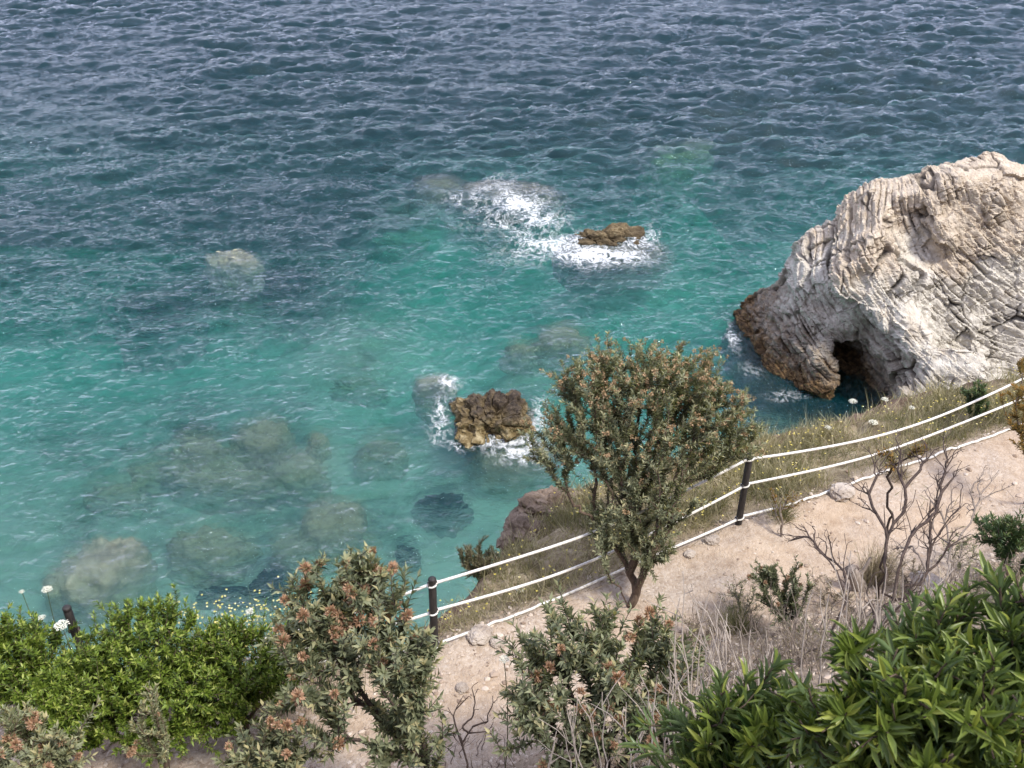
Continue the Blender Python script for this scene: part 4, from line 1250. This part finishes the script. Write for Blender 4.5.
SAG = {0: (0.22, 0.14, 0.25), 1: (0.2, 0.17, 0.16), 2: (0.03, 0.05, 0.10)}
rlab = ['top white rope of the fence, strung post to post', 'middle white rope of the fence', 'lowest white rope of the fence, just above the ground']
for r_ in range(3):
    pts = []
    for i in range(3):
        a = np.array([tops[i][0] + math.sin(LEAN[i][0]) * HOLES[r_], tops[i][1], tops[i][2] + HOLES[r_]])
        b = np.array([tops[i + 1][0] + math.sin(LEAN[i + 1][0]) * HOLES[r_], tops[i + 1][1], tops[i + 1][2] + HOLES[r_]])
        if i == 0: a[2] -= (0.34, 0.14, 0.0)[r_]
        n = 120
        t = np.linspace(0, 1, n, endpoint=False)[:, None]
        p = a * (1 - t) + b * t
        p[:, 2] -= SAG[r_][i] * 4 * (t * (1 - t))[:, 0]
        p[:, 2] += 0.012 * np.sin(t[:, 0] * 9 + r_)
        g = terr(p[:, 0], p[:, 1]) + 0.02
        p[:, 2] = np.maximum(p[:, 2], g)
        pts.append(p)
    pts = np.concatenate(pts + [np.array([[*b]])])
    L = np.concatenate([[0], np.cumsum(np.linalg.norm(np.diff(pts, axis=0), axis=1))])
    q = np.arange(0, L[-1], 0.012)
    pts = np.stack([np.interp(q, L, pts[:, a]) for a in range(3)], 1)
    tan = unit(np.gradient(pts, axis=0)); u = unit(np.cross(tan, [0, 0, 1])); w = np.cross(u, tan)
    ns = 12
    th = np.arange(ns) / ns * 2 * np.pi
    ph = q[:, None] / 0.11 * 2 * np.pi
    rr = 0.0138 * (0.86 + 0.16 * np.abs(np.cos(1.5 * (th[None] + ph))))
    ring = pts[:, None] + rr[..., None] * (np.cos(th)[None, :, None] * u[:, None] + np.sin(th)[None, :, None] * w[:, None])
    i = np.arange(len(q) - 1)[:, None] * ns; j = np.arange(ns)[None]
    F = np.stack([i + j, i + (j + 1) % ns, i + ns + (j + 1) % ns, i + ns + j], -1).reshape(-1, 4)
    o = mk('rope', ring.reshape(-1, 3), [F], M['rope'])
    tag(o, rlab[r_], 'rope', 'white ropes of the fence')
    for i_, (x_, y_, z_) in enumerate(tops):
        zk = z_ + HOLES[r_] - ((.34, .14, 0)[r_] if i_ == 0 else 0)
        for dz in (0.0,):
            a_ = np.linspace(0, 2 * np.pi, 25)
            V, F = [], []
            tube(V, F, np.stack([x_ + math.sin(LEAN[i_][0]) * HOLES[r_] + (PR + .006) * np.cos(a_), y_ + (PR + .006) * np.sin(a_), zk + dz + .012 * np.sin(a_ + i_)], 1), np.full(25, .0085), 7)
            mk('knot', np.concatenate(V), F, M['rope'], parent=o)

# ------------------------------------------------------------------ ground cover, gravel, stones
def scatter(n, xr, yr, rg, cond):
    x = rg.uniform(*xr, n); y = rg.uniform(*yr, n)
    z, pa, se, cl = terr(x, y, True)
    k = rg.uniform(size=n) < cond(x, y, z, pa, se, cl)
    return np.stack([x, y, z], 1)[k]

rg = np.random.default_rng(201)
def up_dirs(n, sp): return unit(np.stack([rg.normal(0, sp, n), rg.normal(0, sp, n), np.ones(n)], 1))
# grass and herbs on the seaward strip
P = scatter(330000, (-4, 8), (5.3, 13), rg, lambda x, y, z, pa, se, cl: se * (1 - 0.93 * cl) * np.clip(0.6 + 1.2 * n2(x, y, 77, 2, 1.6), 0.08, 1) * (z > 1.5))
n = len(P)
LV = Leaves(); LV.add(P - [0, 0, .01], up_dirs(n, .55), unit(rg.normal(size=(n, 3))), (rg.gamma(3, .035, n) + .03) * (1 + 1.6 * np.clip(n2(P[:, 0], P[:, 1], 76, 2, 3.2), 0, 1)), 0.008, np.clip(0.78 + 0.75 * n2(P[:, 0], P[:, 1], 78, 3, 1.8) + rg.normal(0, .22, n), 0, 1))
tag(LV.build('grass', M['grass'], None, 'blade'), 'olive and straw grass on the strip between fence and cliff edge', 'grass', kind='stuff')
# small flowers in that grass
k = rg.choice(n, 620, replace=False)
Pf = P[k] + np.stack([rg.normal(0, .02, 620), rg.normal(0, .02, 620), rg.uniform(.10, .24, 620)], 1)
LV = Leaves()
for a in range(4):
    LV.add(Pf, unit(np.stack([np.full(620, math.cos(a * 1.57)), np.full(620, math.sin(a * 1.57)), rg.normal(.15, .15, 620)], 1)), np.array([[0, 0, 1.0]]), rg.uniform(.008, .017, 620), .014, rg.uniform(0, 1, 620))
tag(LV.build('yellow_flowers', M['yellow'], None, 'leaf'), 'tiny yellow and cream flowers in the grass beyond the ropes', 'flowers', kind='stuff')
# pale everlastings behind the green bushes
P = scatter(1100, (-3.2, -1.2), (5.5, 6.4), rg, lambda x, y, z, pa, se, cl: np.clip(0.5 + n2(x, y, 79, 2, 3.0), 0, 1) * (z > 6.0))
n = len(P); top = P + np.stack([rg.normal(0, .05, n), rg.normal(0, .05, n), rg.uniform(.6, 1.3, n) * (0.8 + 0.2 * n2(P[:, 0], P[:, 1], 80, 2, 2.0))], 1)
LV = Leaves(); LV.add(P, top - P, unit(rg.normal(size=(n, 3))), np.linalg.norm(top - P, axis=1), .006, rg.uniform(.2, 1, n))
tag(LV.build('flower_stalks', M['grass'], None, 'blade'), 'thin stalks of the pale flowers behind the green bushes', 'stalks', kind='stuff')
LV = Leaves()
for a in range(5):
    LV.add(top, unit(np.stack([np.full(n, math.cos(a * 1.257)), np.full(n, math.sin(a * 1.257)), rg.normal(.2, .2, n)], 1)), np.array([[0, 0, 1.0]]), rg.uniform(.007, .015, n), .012, rg.uniform(.6, 1, n))
tag(LV.build('cream_flowers', M['yellow'], None, 'leaf'), 'cream yellow flowers along the crest of the green bushes', 'flowers', kind='stuff')
# dry grass and litter on the bank
P = scatter(90000, (-5, 7), (1.5, 8.6), rg, lambda x, y, z, pa, se, cl: (1 - pa) * (1 - se) * np.clip(0.35 + 1.3 * n2(x, y, 87, 2, 1.3), 0.05, 1))
n = len(P)
LV = Leaves(); LV.add(P - [0, 0, .01], up_dirs(n, .9), unit(rg.normal(size=(n, 3))), rg.gamma(3, .035, n) + .03, 0.006, np.clip(rg.normal(.5, .3, n), 0, 1))
P2 = scatter(26000, (-5, 7), (3.5, 9.8), rg, lambda x, y, z, pa, se, cl: (0.06 * pa + 0.8 * (1 - pa)) * (1 - se) * np.clip(1.6 * n2(x, y, 187, 3, 1.5), 0, 1))
m2 = len(P2)
LV.add(P2 + [0, 0, .008], unit(np.stack([rg.normal(size=m2), rg.normal(size=m2), rg.normal(0, .15, m2)], 1)), np.array([[0, 0, 1.0]]) + rg.normal(0, .2, (m2, 3)), rg.uniform(.015, .05, m2), .006, rg.uniform(0, .7, m2))
tag(LV.build('dry_grass', M['straw'], None, 'blade'), 'thin straw coloured dry grass on the bank above the path', 'grass', kind='stuff')
P = scatter(9000, (-5, 7), (3.5, 9.6), rg, lambda x, y, z, pa, se, cl: (0.1 + 0.9 * (1 - pa)) * (1 - se) * np.clip(0.1 + 1.4 * n2(x, y, 88, 2, 1.1), 0.0, 1))
n = len(P)
LV = Leaves(); LV.add(P - [0, 0, .01], up_dirs(n, .8), unit(rg.normal(size=(n, 3))), rg.gamma(3, .03, n) + .03, 0.009, np.clip(rg.normal(.25, .25, n), 0, 1))
tag(LV.build('green_grass', M['grass'], None, 'blade'), 'short olive grass tufts along the bank and path edges', 'grass', kind='stuff')
# gravel
P = scatter(46000, (-4.5, 7), (2.5, 9.6), rg, lambda x, y, z, pa, se, cl: (1 - se) * (1 - 0.55 * pa * sstep(.3, 1.8, x)) * np.clip(0.28 + 1.2 * n2(x, y, 89, 3, 0.9) + 0.35 * sstep(1.2, -0.5, x) + .25 * (1 - pa), 0.05, 1))
n = len(P)
IV, IF = ico(1)
sz = np.minimum(rg.gamma(1.8, .0048, n) + .004, .04)
q = np.stack([rg.uniform(.7, 1.4, n), rg.uniform(.7, 1.4, n), rg.uniform(.45, .9, n)], 1) * sz[:, None]
jit = rg.uniform(.72, 1.2, (n, len(IV), 1))
an = rg.uniform(0, 6.28, n); ca, sa = np.cos(an)[:, None], np.sin(an)[:, None]
GV = IV[None] * jit * q[:, None]
GV = np.stack([GV[..., 0] * ca - GV[..., 1] * sa, GV[..., 0] * sa + GV[..., 1] * ca, GV[..., 2]], -1) + P[:, None] + np.array([0, 0, .002])
def gravel_mat():
    b = NT('gravel_stone')
    c = b.ramp(b.attr('tint'), [(0, (0.22, 0.16, 0.115)), (.6, (0.45, 0.365, 0.29)), (1, (0.56, 0.49, 0.41))])
    return b.done(b.bsdf(c, 0.9, spec=0.2))
g = mk('gravel', GV.reshape(-1, 3), [(IF[None] + (np.arange(n) * len(IV))[:, None, None]).reshape(-1, 3)], gravel_mat(), attrs={'tint': np.repeat(rg.uniform(0, 1, n), len(IV))}, smooth=False)
tag(g, 'loose pale gravel on the path and bank', 'gravel', kind='stuff')
# single stones
for i, (px, py, s_, lab) in enumerate([(712, 540, .07, 'grey stone on the path edge under the tree, nearest the right post'), (690, 553, .05, 'smaller pale stone under the lowest rope right of the trunk'),
        (480, 634, .10, 'flat grey stone beside the second post'), (497, 640, .06, 'small brownish stone right of the flat grey one'), (842, 462 + 32, .12, 'rounded pale boulder on the path behind the bare bush'),
        (920, 612, .16, 'large pale stone behind the knot of bare twigs'), (462, 686, .05, 'pale stone on the gravel below the second post')]):
    p = Wz(px, py, 6.95); p[2] = gz(p[0], p[1]) + s_ * .2
    rock('path_stone', p, (s_ * 1.2, s_, s_ * .7), 'r_path', lab, 400 + i, random.uniform(0, 3), sub=4, cat='stone', group='stones on the path', rough=.25)

for i, (px, py, w_, h_, lab) in enumerate([(548, 508, .42, .26, 'brown craggy outcrop on the cliff edge left of the tree, above the turquoise water'), (522, 535, .30, .2, 'smaller brown outcrop lower on the cliff edge, right of the round dry bush'),
        (572, 488, .30, .22, 'brown outcrop on the cliff edge half behind the tree crown')]):
    p = hit(px, py); p[2] = gz(p[0], p[1]) - .05
    rock('cliff_rock', p, (w_, w_ * .8, h_), 'r_cliff', lab, 460 + i, .6 + i, sub=5, rough=.38, sharp=.2, cat='rock', group='brown outcrops on the cliff edge')

# ------------------------------------------------------------------ white umbels on stalks
def umbel(base, head, label, seed, r=0.05):
    rg = np.random.default_rng(seed)
    base = np.asarray(base, float); head = np.asarray(head, float)
    root = thing('wild_carrot', tuple(base), label, 'flower', 'white umbel flowers on thin stalks')
    t = np.linspace(0, 1, 10)[:, None]
    mid = (base + head) / 2 + rg.normal(0, .05, 3)
    pts = (1 - t) ** 2 * base + 2 * t * (1 - t) * mid + t ** 2 * head - base
    V, F = [], []
    tube(V, F, pts, np.linspace(.005, .003, 10), 5)
    for k in range(10):
        a = k * 2.4; q = head - base + np.array([math.cos(a), math.sin(a), 0]) * r * math.sqrt((k + .5) / 10) + [0, 0, r * .4]
        tube(V, F, np.array([head - base - [0, 0, r * .4], q]), np.array([.0018, .0014]), 4)
    mk('stalk', np.concatenate(V), F, M['grass'], parent=root, attrs={'tint': np.full(sum(len(v) for v in V), .3)})
    LV = Leaves()
    n = 160
    a = rg.uniform(0, 6.28, n); q = np.sqrt(rg.uniform(0, 1, n)) * r
    P = head + np.stack([np.cos(a) * q, np.sin(a) * q, r * .42 - q * q / r * .25 + rg.normal(0, .003, n)], 1)
    d = unit(np.stack([rg.normal(size=n), rg.normal(size=n), rg.normal(.3, .3, n)], 1))
    LV.add(P, d, np.array([[0, 0, 1.0]]), r * .22, r * .2, rg.uniform(0, 1, n))
    LV.build('flower_head', M['white'], root, 'leaf', base)
for i, (px, py, t, r, lab) in enumerate([(62, 626, 7.9, .055, 'white umbel flower right in front of the lone post'), (47, 590, 8.1, .040, 'white umbel flower above the lone post, against the water'),
        (22, 592, 8.2, .022, 'small brownish white umbel at the far left over the water'), (42, 618, 8.0, .028, 'small white umbel left of the lone post'), (250, 612, 8.3, .035, 'white umbel right of the tallest green bush, over the water'),
        (504, 660, 6.4, .032, 'white umbel at the left side of the wide rusty shrub'), (853, 402, 12.6, .05, 'tallest white umbel in front of the cave'), (873, 423, 12.4, .055, 'white umbel right of the tallest one by the cave'),
        (828, 428, 12.4, .04, 'white umbel left of the tallest one by the cave'), (885, 400, 12.8, .045, 'white umbel before the foot of the pale rock'), (520, 590, 9.9, .04, 'white umbel below the top rope by the second post'),
        (522, 552, 11.2, .05, 'white umbel beyond the top rope on the cliff edge'), (912, 408, 12.4, .035, 'small white umbel right of those by the cave')]):
    h = Wt(px, py, t)
    g_ = np.array([h[0] + random.uniform(-.05, .05), h[1] + random.uniform(-.02, .06), 0]); g_[2] = gz(g_[0], g_[1])
    umbel(g_, h, lab, 500 + i, r)

# ------------------------------------------------------------------ light
w = bpy.data.worlds.new('World')
scene.world = w
w.use_nodes = True
nt = w.node_tree
nt.nodes.clear()
out = nt.nodes.new('ShaderNodeOutputWorld')
bg = nt.nodes.new('ShaderNodeBackground')
sky = nt.nodes.new('ShaderNodeTexSky')
sky.sky_type = 'NISHITA'
sky.sun_disc = False
SUN_EL, SUN_AZ = R(58), R(125)      # azimuth from +Y towards +X
sky.sun_elevation = SUN_EL
sky.sun_rotation = SUN_AZ
tc = nt.nodes.new('ShaderNodeTexCoord')
mp = nt.nodes.new('ShaderNodeMapping'); mp.inputs['Scale'].default_value = (1, 1, 2.6)
nz = nt.nodes.new('ShaderNodeTexNoise'); nz.inputs['Scale'].default_value = 2.2; nz.inputs['Detail'].default_value = 6
rp = nt.nodes.new('ShaderNodeValToRGB')
rp.color_ramp.elements[0].position = 0.30; rp.color_ramp.elements[0].color = (0.6, 0.6, 0.6, 1)
rp.color_ramp.elements[1].position = 0.60; rp.color_ramp.elements[1].color = (0.9, 0.9, 0.9, 1)
mx = nt.nodes.new('ShaderNodeMix'); mx.data_type = 'RGBA'
sepw = nt.nodes.new('ShaderNodeSeparateXYZ'); nt.links.new(tc.outputs['Generated'], sepw.inputs[0])
grad = nt.nodes.new('ShaderNodeValToRGB'); nt.links.new(sepw.outputs[2], grad.inputs[0])
for e_, (p_, c_) in zip([grad.color_ramp.elements[0], grad.color_ramp.elements[1], grad.color_ramp.elements.new(0.35)], [(0.0, (1, 1, 1, 1)), (1.0, (.58, .59, .62, 1)), (.42, (.50, .50, .55, 1))]):
    e_.position = p_; e_.color = c_
cl_ = nt.nodes.new('ShaderNodeMix'); cl_.data_type = 'RGBA'; cl_.blend_type = 'MULTIPLY'; cl_.inputs[0].default_value = 1
cl_.inputs[7].default_value = (6.5, 6.6, 8.4, 1); nt.links.new(grad.outputs[0], cl_.inputs[6])
nt.links.new(cl_.outputs[2], mx.inputs[7])
L_ = nt.links.new
L_(tc.outputs['Generated'], mp.inputs[0]); L_(mp.outputs[0], nz.inputs['Vector']); L_(nz.outputs['Fac'], rp.inputs[0])
L_(rp.outputs[0], mx.inputs[0]); L_(sky.outputs[0], mx.inputs[6]); L_(mx.outputs[2], bg.inputs['Color'])
bg.inputs['Strength'].default_value = 0.078
L_(bg.outputs[0], out.inputs['Surface'])
sun = bpy.data.lights.new('sun', 'SUN')
sun.energy = 1.5
sun.angle = R(10)
sun.color = (1, 0.95, 0.87)
so = bpy.data.objects.new('sun', sun)
dirv = Vector((math.sin(SUN_AZ) * math.cos(SUN_EL), math.cos(SUN_AZ) * math.cos(SUN_EL), math.sin(SUN_EL)))
so.rotation_euler = dirv.to_track_quat('Z', 'Y').to_euler()
COL.objects.link(so)

scene.view_settings.view_transform = 'Standard'
scene.view_settings.look = 'None'
scene.view_settings.exposure = 1.70
scene.view_settings.gamma = 1.0
cy = scene.cycles
cy.use_denoising = True
cy.max_bounces = 8
cy.transparent_max_bounces = 12
cy.volume_bounces = 0
cy.diffuse_bounces = 3
cy.glossy_bounces = 3
cy.caustics_reflective = False
cy.caustics_refractive = True
